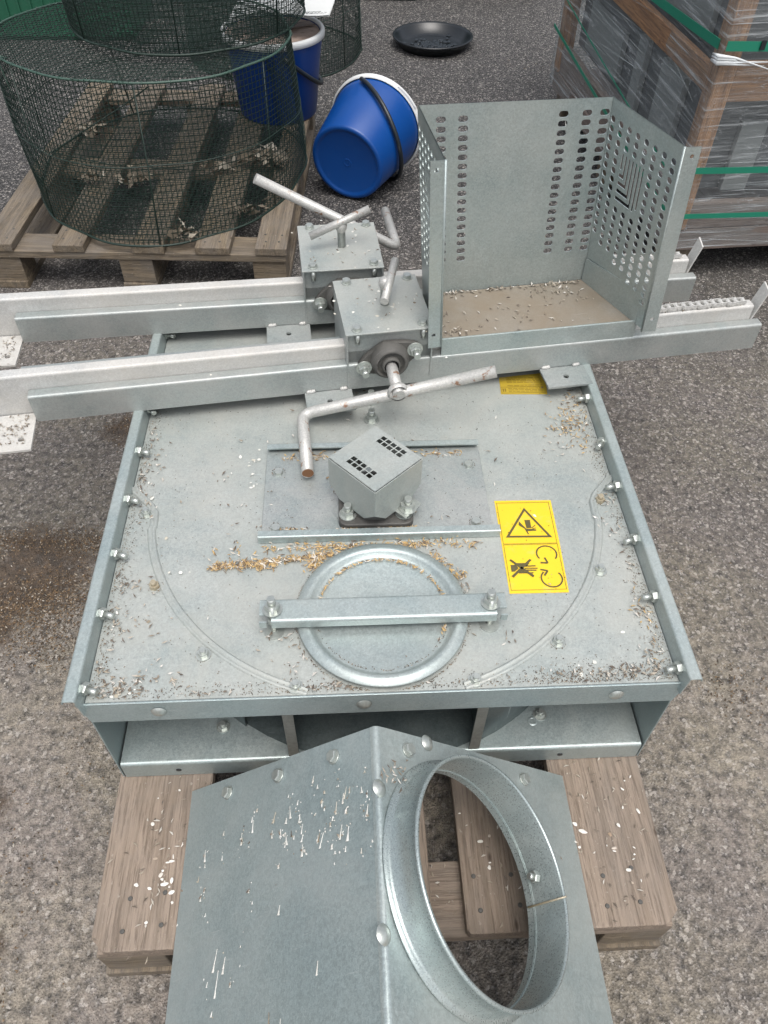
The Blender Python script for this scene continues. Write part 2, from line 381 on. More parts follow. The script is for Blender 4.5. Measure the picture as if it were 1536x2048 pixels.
# ---------------------------------------------------------------- pallets
def board(parent, name, m, x0, x1, y0, y1, z0, z1, axis='y', chip=0, label=None):
    """a plank: own object, grain along its local x"""
    cx, cy, cz = (x0 + x1) / 2, (y0 + y1) / 2, (z0 + z1) / 2
    L, Wd = ((y1 - y0), (x1 - x0)) if axis == 'y' else ((x1 - x0), (y1 - y0))
    mb = MB(); T = z1 - z0; n = 6; vs = []; rnd = random.Random(hash((round(x0, 3), round(y0, 3))) & 0xffff)
    for i in range(n + 1):
        xx = -L / 2 + L * i / n; w = Wd / 2 + rnd.uniform(-.0012, .0012); dz = rnd.uniform(-.0008, .0008)
        c = chip if i in (0, n) else 0
        for (py, pz) in ((-w + c, -T / 2), (w - c, -T / 2), (w - c, T / 2 + dz), (-w + c, T / 2 + dz)): vs.append((xx, py, pz))
    if chip: # cut corners at both ends
        e = chip
        vs2 = []
        for i in range(n + 1): vs2 += vs[4 * i:4 * i + 4]
        for j in (0, 1, 2, 3): pass
        full0 = [(-L / 2 + e, vs[4 + j][1], vs[4 + j][2]) for j in range(4)]; full1 = [(L / 2 - e, vs[4 * (n - 1) + j][1], vs[4 * (n - 1) + j][2]) for j in range(4)]
        vs = vs[:4] + full0 + vs[4:4 * n] + full1 + vs[4 * n:]; n += 2
    fs = [(3, 2, 1, 0), tuple(4 * n + j for j in range(4))]
    for i in range(n):
        a, b = 4 * i, 4 * i + 4; fs += [(a + j, a + (j + 1) % 4, b + (j + 1) % 4, b + j) for j in range(4)]
    mb.add(vs, fs)
    o = mb.build(name, m, parent, bevel=.0018)
    o.location = (cx, cy, cz); o.rotation_euler = (0, 0, pi / 2 if axis == 'y' else 0)
    if label: o['label'] = label
    return o
pal = thing('wooden_pallet', 'brown wooden pallet carrying the galvanised machine housing, splashed with pale flecks', 'pallet', Mw(0, -.238), YAW)
for (a, b) in ((-.402, -.262), (-.205, -.11), (-.072, .056), (.100, .196), (.252, .394)):
    board(pal, 'deck_board', M_WOOD, a, b, 0, 1.2, .122, .144, chip=.006 if abs(a) < .25 else .018)
for y in (.002, .5, 1.098): board(pal, 'stringer_board', M_WOOD, -.398, .39, y, y + .1, .0995, .1215, 'x')
for x in (-.36, 0, .35):
    for y in (.005, .55, 1.1): board(pal, 'block', M_WOODG, x - .045, x + .045, y, y + .09, .022, .099, 'x')
    board(pal, 'bottom_board', M_WOODG, x - .05, x + .05, 0, 1.2, 0, .0215)
bpal = thing('wooden_pallet', 'weathered wooden pallet under the round wire cages', 'pallet', (-.735, 2.003, 0), radians(.3))
for (a, b) in ((-.425, -.335), (-.222, -.132), (.002, .095), (.182, .282), (.355, .442)):
    board(bpal, 'deck_board', M_WOODG, a, b, 0, 1.2, .122, .144, chip=.002)
for y in (.004, .5, 1.095): board(bpal, 'stringer_board', M_WOODG, -.428, .440, y, y + .1, .0995, .1215, 'x')
for x in (-.38, .002, .388):
    for y in (.012, .55, 1.1): board(bpal, 'block', M_WOODG, x - .048, x + .048, y, y + .09, .022, .099, 'x')
    board(bpal, 'bottom_board', M_WOODG, x - .05, x + .05, .004, 1.2, 0, .0215)

nm_ = MB(); nm_.lathe([(.0001, .0009), (.0028, .0007), (.0034, -.0004)], 10)
NAIL = bpy.data.meshes.new('nail'); NAIL.from_pydata(nm_.v, [], nm_.f); NAIL.materials.append(M_IRON)
for xc in (-.332, -.158, -.008, .148, .323):
    for dx in (-.028, .026):
        for yc in (.03, .072, 1.13): place(NAIL, 'nail', pal, (xc + dx + random.uniform(-.006, .006), yc + random.uniform(-.008, .008), .1445))
for xc in (-.38, -.177, .048, .232, .398):
    for dx in (-.02, .022):
        for yc in (.035, .08): place(NAIL, 'nail', bpal, (xc + dx + random.uniform(-.005, .005), yc + random.uniform(-.006, .006), .1445))
# pale flakes on the pallet boards
mb = MB(); pts = []
for (x, y, n, sx, sy) in ((-.325, .085, 16, .020, .022), (-.33, .17, 6, .022, .05), (.32, .10, 12, .03, .03), (.33, .2, 4, .03, .05), (.145, .12, 8, .02, .05), (.365, .16, 5, .01, .03)):
    for q in scatter(n, x, y, sx, sy, .1455): pts.append(q)
flakes(mb, [p for p in pts if (-.398 < p[0] < -.266 or .256 < p[0] < .388 or .105 < p[0] < .19) and p[1] > .01], .0010, .0032, 2.6, thick=.0016)
mb.build('pale_flecks', M_SHELL, pal, kind='stuff')
mb = MB(); spindles(mb, [q for q in scatter(60, .06, .12, .03, .09, .123) if .06 < q[0] < .098 and 0.01 < q[1] < .1] + scatter(22, .15, .1, .015, .05, .1455) + [p for p in scatter(70, -.33, .13, .03, .09, .1455) if -.398 < p[0] < -.266] + [p for p in scatter(70, .32, .14, .03, .08, .1455) if .256 < p[0] < .388], .004, .011, .0006, .0015)
mb.build('dry_husks', M_HUSKD, pal, kind='stuff')

# ---------------------------------------------------------------- machine housing
H = thing('machine_housing', 'large flat galvanised machine housing with round lid and yellow warning label, on brown pallet', 'machine', Mw(0, 0), YAW)
ZP = .378; DY = .88
mb = MB(); mb.box(-.3915, .3915, .0012, DY, ZP - .002, ZP); mb.build('top_panel', M_PANEL, H)
for s in (-1, 1):
    mb = MB(); mb.strip([(s * .3925, ZP - .012), (s * .3955, ZP + .027), (s * .411, ZP + .027), (s * .4115, ZP + .021)], lambda a, p, q: (p, a, q), -.012, DY, .002, .003)
    mb.build('side_flange', M_GALV, H, bevel=.0004)
    mb = MB(); mb.box(min(s * .3945, s * .3965), max(s * .3945, s * .3965), .0, DY, .146, ZP - .013)
    mb.add([(s * .3965, .0, ZP - .013), (s * .3965, -.012, ZP + .02), (s * .3965, .02, ZP + .02), (s * .3945, .0, ZP - .013), (s * .3945, -.012, ZP + .02), (s * .3945, .02, ZP + .02)], [(0, 1, 2), (3, 5, 4), (0, 3, 4, 1)])
    mb.build('side_plate', M_HOOD, H)
mb = MB(); n = 2
mb.add([(-.404, -.003, ZP + .0015), (.404, -.003, ZP + .0015), (.392, -.006, ZP - .041), (-.392, -.006, ZP - .041),
        (-.404, 0, ZP + .0015), (.404, 0, ZP + .0015), (.392, -.003, ZP - .041), (-.392, -.003, ZP - .041)],
       [(3, 2, 1, 0), (4, 5, 6, 7), (0, 1, 5, 4), (2, 3, 7, 6), (1, 2, 6, 5), (3, 0, 4, 7)])
mb.build('front_flange', M_HOOD, H, bevel=.0006)
mb = MB(); mb.strip([(.0005, .146), (.0005, .186), (DY, .186)], lambda a, p, q: (a, p, q), -.392, .392, .002, .005)
mb.build('floor_plate', M_GALV, H)
mb = MB(); mb.lathe([(.3555, .1875), (.3555, ZP - .0025), (.3575, ZP - .0025), (.3575, .1875)], 60, (0, .343, 0), (radians(294), radians(594)))
mb.build('drum_wall', M_DRUM, H)
mb = MB(); mb.lathe([(.001, .189), (.354, .189)], 60, (0, .343, 0)); mb.build('drum_floor', M_DRUM, H, smooth=False)
for s in (-1, 1):
    mb = MB(); mb.strip([(s * .128, .006), (s * .142, .006), (s * .138, .10)], lambda a, p, q: (p, q, a), .1905, ZP - .003, .0025, .003)
    mb.build('chute_plate', M_DRUM, H)
    mb = MB(); mb.box(s * .135 - .0075, s * .135 + .0075, .0022, .0042, .1905, ZP - .003); mb.build('chute_edge', M_ZINC, H)
mb = MB(); mb.box(-.392, .392, DY, DY + .002, .146, ZP + .02); mb.build('rear_plate', M_GALV, H)
# raised seam round the drum
path = [(-.391, .385), (-.386, .374), (-.357, .342), (-.349, .326), (-.3475, .30)]
for k in range(0, 49):
    t = radians(188 + k * (164 / 48)); path.append((.353 * cos(t) * 1.0, .343 + .353 * sin(t)))
path += [(.3475, .30), (.349, .326), (.357, .342), (.386, .374), (.391, .385)]
path = [p for p in path if p[1] > .0045 or p[1] < -.5]
runs = []; cur = []
for p in path:
    if cur and hypot(p[0] - cur[-1][0], p[1] - cur[-1][1]) > .06: runs.append(cur); cur = []
    cur.append(p)
runs.append(cur)
for rr_ in runs:
    mb = MB(); vs = []; k = len(rr_); pr = [(-.0066, .0001), (-.0052, .0024), (-.0026, .0030), (.0, .0006), (.0022, .0042), (.0048, .0036), (.0066, .0001)]
    for i, p in enumerate(rr_):
        a = rr_[max(i - 1, 0)]; b = rr_[min(i + 1, k - 1)]; d = Vector((b[0] - a[0], b[1] - a[1])).normalized()
        for (o_, h_) in pr: vs.append((p[0] - d.y * o_, p[1] + d.x * o_, ZP + h_))
    q = len(pr); fs = [(i * q + j, (i + 1) * q + j, (i + 1) * q + j + 1, i * q + j + 1) for i in range(k - 1) for j in range(q - 1)]
    mb.add(vs, [f[::-1] for f in fs], True); mb.build('raised_seam', M_PANEL, H)
for y in (.017, .13, .238, .35, .455, .565, .675, .785):
    for s in (-1, 1):
        place(BOLT_STUD, 'bolt', H, (s * .3935, y + random.uniform(-.003, .003), ZP + .013), (random.uniform(0, 1), -s * pi / 2, 0))
for i, (x, y) in enumerate([(-.362, .326), (-.329, .184), (-.246, .067), (-.12, .013), (.119, .013), (.241, .068), (.328, .188), (.361, .329), (.001, .587), (0, .536)]):
    o = place(BOLT_R if i in (7, 1) else BOLT_W if i < 8 else BOLT_BIG, 'bolt', H, (x, y, ZP), (0, 0, random.uniform(0, 1)))
    if i == 7: o['label'] = 'bolt with orange rusty end'
for (x, y) in ((-.245, .055), (.245, .055)): place(BOLT_W, 'bolt', H, (x, y, .187), (0, 0, .4))
for (x) in (-.30, -.03, .31): place(RIVET, 'rivet', H, (x, -.0048, ZP - .02), (pi / 2, 0, 0))
for x in (-.31, .27):
    mb = MB(); mb.tube([(x, -.0012, .164), (x, .0002, .164)], .0042, 12); mb.build('bolt_hole', M_BLK, H)
mb = MB(); mb.lathe([(.0035, .0006), (.006, .0018), (.008, .0004)], 16, (.232, .045, .187)); mb.build('drilled_boss', M_GALV, H)
# mounting plate, angle bars, bearing and vented cover
mb = MB(); mb.box(-.179, .179, .268, .455, ZP, ZP + .006); mb.build('mounting_plate', M_RAIL, H, bevel=.0008)
mb = MB(); mb.strip([(.462, ZP + .001), (.462, ZP + .016), (.450, ZP + .016)], lambda a, p, q: (a, p, q), -.178, .178, .0022, .002); mb.build('angle_bar', M_GALV, H)
mb = MB(); mb.strip([(.260, ZP + .001), (.260, ZP + .014), (.272, ZP + .014)], lambda a, p, q: (a, p, q), -.183, .188, .0022, .002); mb.build('angle_bar', M_GALV, H)
for (x, y) in ((-.158, .404), (.157, .411), (-.157, .283), (.154, .285)): place(BOLT_HEAD, 'bolt', H, (x, y, ZP + .004), (0, 0, random.random()))
def rrect(hw, r, n=5):
    o = []
    for cx, cy, a0 in ((hw - r, hw - r, 0), (-hw + r, hw - r, 90), (-hw + r, -hw + r, 180), (hw - r, -hw + r, 270)):
        for k in range(n + 1):
            t = radians(a0 + 90 * k / n); o.append((cx + r * cos(t), cy + r * sin(t)))
    return o
GB = (-.002, .335)
mb = MB(); mb.prism(rrect(.058, .014), lambda a, b, h: (GB[0] + a, GB[1] + b, h), ZP + .004, ZP + .017)
mb.tube([(GB[0], GB[1], ZP + .016), (GB[0], GB[1], ZP + .03)], [.050, .040], 28)
mb.build('flange_bearing', M_IRON, H, bevel=.002)
for sx in (-1, 1):
    for sy in (-1, 1): place(BOLT_BIG, 'bolt', H, (GB[0] + sx * .0435, GB[1] + sy * .040 + .004, ZP + .017), (0, 0, .3))
def perf(mb, xs, ys, holes, mapf, t, nseg=16, skip=None):
    """perforated sheet: grid lines xs, ys; holes {(i,j):(hw,hh)}; mapf(x,y,d)->point"""
    for i in range(len(xs) - 1):
        for j in range(len(ys) - 1):
            if skip and skip(i, j): continue
            xa, xb, ya, yb = xs[i], xs[i + 1], ys[j], ys[j + 1]
            if (i, j) not in holes:
                for d, fl in ((0, 0), (-t, 1)):
                    f = (0, 1, 2, 3) if not fl else (3, 2, 1, 0)
                    mb.add([mapf(x, y, d) for x, y in ((xa, ya), (xb, ya), (xb, yb), (xa, yb))], [f])
                continue
            hw, hh = holes[(i, j)]; cx, cy = (xa + xb) / 2, (ya + yb) / 2; inn = []; out = []; r = min(hw, hh)
            for k in range(nseg):
                a = 2 * pi * k / nseg; ca, sa = cos(a), sin(a)
                if nseg == 4: a = pi / 4 + a; ca, sa = cos(a), sin(a); inn.append((cx + hw * (1 if ca > 0 else -1), cy + hh * (1 if sa > 0 else -1)))
                else: inn.append((cx + r * ca + (hw - r) * (1 if ca > 1e-6 else -1 if ca < -1e-6 else 0), cy + r * sa + (hh - r) * (1 if sa > 1e-6 else -1 if sa < -1e-6 else 0)))
                q = max(abs(ca), abs(sa)); out.append((cx + ca / q * (xb - xa) / 2, cy + sa / q * (yb - ya) / 2))
            n = nseg
            vs = [mapf(x, y, 0) for x, y in inn + out] + [mapf(x, y, -t) for x, y in inn + out]; fs = []
            for k in range(n):
                k2 = (k + 1) % n
                fs += [(k, n + k, n + k2, k2), (2 * n + k, 2 * n + k2, 3 * n + k2, 3 * n + k), (k, k2, 2 * n + k2, 2 * n + k)]
            mb.add(vs, fs)
CV = radians(-47.7); hs_ = .0495; ZC = .482
def cvm(a, b, z): return (GB[0] + a * cos(CV) - b * sin(CV), GB[1] + a * sin(CV) + b * cos(CV), z)
mb = MB()
gx = [-hs_] + [-.026 + .0104 * k for k in range(6)] + [hs_]
gy = [-hs_, -.0375, -.0285, -.0195, .0255, .0345, .0435, hs_]
hl = {(i, j): (.0042, .0035) for i in range(1, 6) for j in (1, 2, 4, 5)}
perf(mb, gx, gy, hl, lambda x, y, d: cvm(x, y, ZC + d), .0015, 4)
e = hs_ + .0005
for sgn, ax in ((1, 0), (-1, 0), (1, 1), (-1, 1)):
    lo = .406 if True else .41
    prof = [(-e, ZC - .002), (e, ZC - .002), (e, lo + .022), (e * .55, lo), (-e * .55, lo), (-e, lo + .022)]
    mb.prism(prof, (lambda a, b, h, s=sgn: cvm(a, s * h, b)) if ax else (lambda a, b, h, s=sgn: cvm(s * h, a, b)), e - .0005, e + .001)
mb.build('shaft_cover', M_PANEL, H, bevel=.0012)
mb = MB(); mb.box(-.0115, .0115, -.02, .02, 0, .0015); o = mb.build('cover_tab', M_ZINC, H); o.location = (.048, .300, ZP + .028); o.rotation_euler = (0, 0, radians(-44))
place(BOLT_BIG, 'bolt', H, (.047, .298, ZP + .0295), (0, 0, .1))
# round inspection lid with clamp bar
LC = (0, .125)
mb = MB(); mb.lathe([(.001, .004), (.0965, .004), (.1000, .0052), (.1035, .0105), (.1075, .0135), (.1115, .0128), (.1205, .0095), (.1215, .0078), (.1205, .0070), (.110, .0095), (.100, .002), (.096, .0008)], 96, (LC[0], LC[1], ZP))
mb.build('inspection_lid', M_GALV, H)
mb = MB()
def cbm(a, p, q): return (a, p, q)
mb.strip([(.0965, ZP + .0165), (.0965, ZP + .031), (.133, ZP + .031), (.133, ZP + .018)], cbm, -.153, .157, .0024, .0045)
mb.strip([(.107, ZP + .0305), (.133, ZP + .0305), (.133, ZP + .018)], cbm, -.170, -.1531, .0024, .003)
mb.strip([(.0975, ZP + .0165), (.0975, ZP + .029)], cbm, -.170, -.160, .0024, .003)
mb.strip([(.107, ZP + .0305), (.133, ZP + .0305), (.133, ZP + .018)], cbm, .1571, .172, .0024, .003)
mb.strip([(.0975, ZP + .0165), (.0975, ZP + .029)], cbm, .163, .172, .0024, .003)
mb.build('clamp_bar', M_GALV, H)
for x in (-.152, .150):
    mb = MB(); mb.tube([(x, .101, ZP), (x, .101, ZP + .002)], .014, 20); mb.tube([(x, .103, ZP + .001), (x, .112, ZP + .045)], .0045, 12)
    mb.tube([(x, .107, ZP + .014), (x, .1085, ZP + .024)], .0075, 12); mb.build('eye_bolt', M_ZINC, H)
    place(BOLT_BIG, 'nut', H, (x, .115, ZP + .032), (-.15, 0, .2))
# labels
def poly(mb, pts, z, h=.0002):
    mb.add([(x, y, z) for x, y in pts], [tuple(range(len(pts)))])
LB = [('label_upper', [(.1903, .334), (.2815, .3323), (.2785, .2425), (.1889, .2430)]), ('label_lower', [(.1889, .2428), (.2785, .2423), (.2739, .1509), (.1868, .1517)])]
lab = None
mb = MB()
for nm, p in LB: mb.prism(p[::-1], lambda a, b, h: (a, b, h), ZP + .0002, ZP + .0007)
lab = mb.build('warning_label', M_YEL, H)
zz = ZP + .0012; mb = MB()
def outline(p, w):
    n = len(p); c = (sum(q[0] for q in p) / n, sum(q[1] for q in p) / n)
    inn = []
    for i in range(n):
        a, b, c_ = Vector(p[i - 1]), Vector(p[i]), Vector(p[(i + 1) % n]); d1 = (b - a).normalized(); d2 = (c_ - b).normalized()
        n1 = Vector((-d1.y, d1.x)); n2 = Vector((-d2.y, d2.x)); m_ = (n1 + n2); k = w / max(.2, m_.dot(n1)) 
        q = b + m_ * k
        if (q - Vector(c)).length > (b - Vector(c)).length: q = b - m_ * k
        inn.append(q)
    for i in range(n):
        j = (i + 1) % n; mb.add([(p[i][0], p[i][1], zz), (p[j][0], p[j][1], zz), (inn[j].x, inn[j].y, zz), (inn[i].x, inn[i].y, zz)], [(0, 1, 2, 3)])
outline([(.1928, .3289), (.2772, .3281), (.2748, .243), (.1912, .2437)], .0007)
outline([(.1912, .2427), (.2748, .2419), (.2719, .156), (.1896, .1567)], .0007)
outline([(.2354, .3172), (.2694, .2548), (.1973, .2567)], .0036)
for p in ([(.2317, .2913), (.2407, .2913), (.2402, .2747), (.2323, .2743)], [(.2226, .2894), (.2314, .2743), (.2320, .2712), (.2232, .2790), (.2212, .2813)],
          [(.2314, .2735), (.2428, .2725), (.2477, .2708), (.2468, .2689), (.2394, .2686), (.2326, .2684)], [(.2290, .2740), (.2326, .2700), (.2345, .2618), (.2325, .2625)],
          [(.24, .2754), (.2472, .2811), (.2476, .28), (.2421, .2746)], [(.2408, .2732), (.2473, .2752), (.2473, .2737), (.2417, .272)],
          [(.196, .2034), (.2041, .2035), (.2073, .1966), (.2005, .1909), (.1956, .1908)], [(.2046, .2066), (.2252, .2064), (.221, .2008), (.2146, .2011), (.2107, .1972), (.2064, .2041)],
          [(.2113, .1945), (.2168, .1889), (.2286, .1887), (.2277, .1865), (.2058, .1873), (.2089, .1932)], [(.219, .2016), (.2336, .2017), (.2337, .1993), (.217, .1994)],
          [(.2167, .1976), (.236, .1969), (.2357, .1949), (.2169, .1956)], [(.2177, .1942), (.2338, .1934), (.2334, .1912), (.2184, .1918)]): poly(mb, p, zz)
def arrow(c, r, a0, a1, head):
    n = 28; w = .0012
    P_ = [(c[0] + r * cos(radians(a0 + (a1 - a0) * k / n)), c[1] + r * sin(radians(a0 + (a1 - a0) * k / n)), radians(a0 + (a1 - a0) * k / n)) for k in range(n + 1)]
    for i in range(n):
        (x, y, a), (x2, y2, b) = P_[i], P_[i + 1]
        mb.add([(x - w * cos(a), y - w * sin(a), zz), (x + w * cos(a), y + w * sin(a), zz), (x2 + w * cos(b), y2 + w * sin(b), zz), (x2 - w * cos(b), y2 - w * sin(b), zz)], [(0, 1, 2, 3)])
    tip, d = head; d = Vector(d).normalized(); t = Vector(tip)
    for s in (-1, 1):
        e1 = t - (d * cos(.6) + Vector((-d.y, d.x)) * s * sin(.6)) * .011; pn = Vector((-(t - e1).y, (t - e1).x)).normalized() * .0015
        mb.add([(q.x, q.y, zz + .0001 * s) for q in (t - pn, t + pn, e1 + pn, e1 - pn)], [(0, 1, 2, 3)])
arrow((.2544, .2228), .0152, -40, 215, ((.2530, .2052), (.8, -.65)))
arrow((.2535, .1765), .0155, 40, -230, ((.2500, .1908), (.95, .35)))
mb.build('printed_symbols', M_PRINT, lab, smooth=False)
mb = MB()
for p in ([(.1955, .212), (.1982, .2142), (.2286, .1825), (.226, .179)], [(.2265, .2135), (.2294, .2114), (.1973, .1797), (.1943, .1825)]): poly(mb, p, zz + .0004)
mb.build('printed_cross', M_PRINT, lab, smooth=False)
mb = MB(); mb.prism([(.2436, .6451), (.2403, .5974), (.3261, .5947), (.332, .6571)], lambda a, b, h: (a, b, h), ZP + .0002, ZP + .0007)
lab2 = mb.build('instruction_label', M_YEL2, H, label='dull yellow label lying in the shade of the rail')
mb = MB()
for k in range(9):
    y = .642 - k * .0043 - (.004 if k > 3 else 0); x = .256
    while x < .320:
        w = random.uniform(.004, .012); mb.box(x, min(x + w, .322), y, y + .0013, ZP + .0008, ZP + .0010); x += w + .0018
for (a, b, c, d) in ((.2425, .3245, .5995, .6005), (.2425, .3245, .6165, .6172), (.2425, .2432, .6005, .6165), (.245, .2475, .604, .613), (.249, .2515, .604, .613)): mb.box(a, b, c, d, ZP + .0008, ZP + .0010)
mb.build('printed_lines', M_PRINT2, lab2)

# straw, husks and droppings lying on the housing
mb = MB(); z = ZP + .001
C = line_scatter(420, (-.250, .216), (-.055, .232), .0035, z) + line_scatter(150, (-.255, .214), (-.15, .214), .003, z) + line_scatter(120, (-.10, .205), (-.09, .235), .006, z)
C += line_scatter(230, (-.165, .249), (.16, .248), .0045, z) + line_scatter(150, (-.10, .247), (.08, .247), .003, z) + line_scatter(60, (.08, .228), (.125, .18), .004, z)
C += line_scatter(150, (-.06, .274), (.06, .274), .0025, z + .006) + line_scatter(70, (-.16, .437), (-.06, .437), .005, z + .004) + line_scatter(50, (.05, .442), (.15, .438), .005, z + .004)
C += line_scatter(30, (-.075, .39), (-.055, .35), .004, z + .004) + scatter(30, -.13, .277, .02, .003, z + .004)
C += scatter(110, .36, .53, .013, .045, z) + scatter(60, .345, .50, .02, .018, z) + scatter(25, .375, .10, .006, .03, z) + scatter(26, -.215, .245, .03, .008, z)
for k in range(130):
    a = random.uniform(.2, pi - .2) if k < 100 else random.uniform(-.6, 0); C.append((LC[0] + .091 * cos(a), LC[1] + .091 * sin(a), z + .006))
C += scatter(14, .10, .175, .006, .01, z + .006)
C = [c for c in C if hypot(c[0] - LC[0], c[1] - LC[1]) > .123 or hypot(c[0] - LC[0], c[1] - LC[1]) < .0945]
spindles(mb, C, .005, .0125, .0006, .0013, tilt=.3); mb.build('straw_husks', M_HUSK, H, kind='stuff')
mb = MB(); C = []
for _ in range(900): C.append((-.389 + abs(random.gauss(0, .012)), random.uniform(.005, .6), z))
for _ in range(900): C.append((.389 - abs(random.gauss(0, .012)), random.uniform(.005, .7), z))
for _ in range(900): C.append((random.uniform(-.38, .38), .004 + abs(random.gauss(0, .010)), z))
for _ in range(500): C.append((random.gauss(.28, .06), .004 + abs(random.gauss(0, .016)), z))
for _ in range(900): C.append((random.uniform(-.38, .38), random.uniform(.005, .6), z))
for (bx_, by_) in [(-.362, .326), (-.329, .184), (-.246, .067), (-.12, .013), (.119, .013), (.241, .068), (.328, .188), (.361, .329)]: C += [(bx_ + .010 * cos(t) + random.gauss(0, .002), by_ + .010 * sin(t) + random.gauss(0, .002), z) for t in [random.uniform(0, 6.3) for _ in range(26)]]  # dark bits ringed round each bolt imitate its shadow outline
for (bx_, by_) in ((-.158, .404), (.157, .411), (-.157, .283), (.154, .285)): C += [(bx_ + .0105 * cos(t), by_ + .0105 * sin(t) + random.gauss(0, .0015), z + .006) for t in [random.uniform(0, 6.3) for _ in range(22)]]  # same imitated shade rings round the mounting plate bolts
for k in range(500):
    a = random.uniform(0, 2 * pi); C.append((LC[0] + (.1225 + abs(random.gauss(0, .002))) * cos(a), LC[1] + (.1225 + abs(random.gauss(0, .002))) * sin(a), z))
    if k % 2: C.append((LC[0] + (.095 - abs(random.gauss(0, .002))) * cos(a), LC[1] + (.095 - abs(random.gauss(0, .002))) * sin(a), z + .003))
C = [(c[0], c[1], c[2] + (.006 if abs(c[0]) < .178 and .27 < c[1] < .45 and c[2] < z + .001 else 0)) for c in C if c[1] > .003 and (hypot(c[0], c[1] - .125) > .1215 or c[2] > z + .001)]
spindles(mb, C, .0008, .0035, .0003, .0007, tilt=.2); mb.build('chaff_and_bolt_shade', M_GRIT, H, kind='stuff')
mb = MB(); C = []
for (x, y, n, sx, sy) in ((-.365, .43, 26, .01, .018), (-.375, .50, 9, .006, .01), (-.365, .335, 16, .01, .014), (-.372, .385, 14, .01, .02), (-.378, .18, 12, .006, .015), (-.35, .185, 12, .016, .008),
        (-.372, .11, 26, .010, .02), (-.34, .12, 12, .02, .02), (-.375, .04, 16, .008, .02), (-.345, .02, 60, .02, .010), (-.30, .03, 22, .02, .012), (-.2, .31, 9, .02, .02), (-.25, .40, 5, .01, .01),
        (.375, .33, 18, .007, .015), (.36, .27, 12, .015, .015), (.33, .45, 16, .02, .02), (.375, .2, 6, .006, .02), (.37, .12, 14, .008, .015), (.368, .04, 24, .008, .02), (.29, .018, 40, .05, .006), (.34, .02, 30, .02, .008),
        (-.13, .06, 18, .008, .02), (-.108, .07, 10, .004, .02), (-.07, .012, 34, .03, .004), (-.24, .008, 10, .03, .003), (.15, .08, 8, .02, .01), (.12, .168, 22, .008, .010), (-.16, .09, 8, .01, .006), (0, .6, 10, .01, .01),
        (0, .2, 40, .38, .3), (0, .5, 30, .35, .12), (.02, .02, 10, .2, .006), (-.02, .47, 10, .1, .01), (-.168, .36, 6, .004, .05), (.075, .30, 8, .02, .01)):
    C += scatter(n, x, y, sx, sy, z)
C = [c for c in C if abs(c[0]) < .388 and .004 < c[1] < .8 and (hypot(c[0] - LC[0], c[1] - LC[1]) > .123 or hypot(c[0] - LC[0], c[1] - LC[1]) < .085)]
C = [(c[0], c[1], c[2] + (.004 if (.268 < c[1] < .45 and abs(c[0]) < .178) or hypot(c[0], c[1] - .125) < .1 else 0)) for c in C]
spindles(mb, C, .004, .012, .0007, .0019, tilt=.5); mb.build('grey_husks', M_HUSKD, H, kind='stuff')
mb = MB(); C = scatter(14, -.20, .42, .02, .03, z) + scatter(8, -.345, .015, .015, .008, z) + [(.262, .03, z), (.285, .034, z), (.262, .016, z), (.25, .3, z), (.335, .08, z), (-.198, .38, z), (-.2, .437, z)] + scatter(10, -.33, .15, .03, .1, z)
flakes(mb, [c for c in C if abs(c[0]) < .388 and c[1] > .004], .001, .0035, 1.8, thick=.0005); mb.build('bird_droppings', M_DROP, H, kind='stuff')

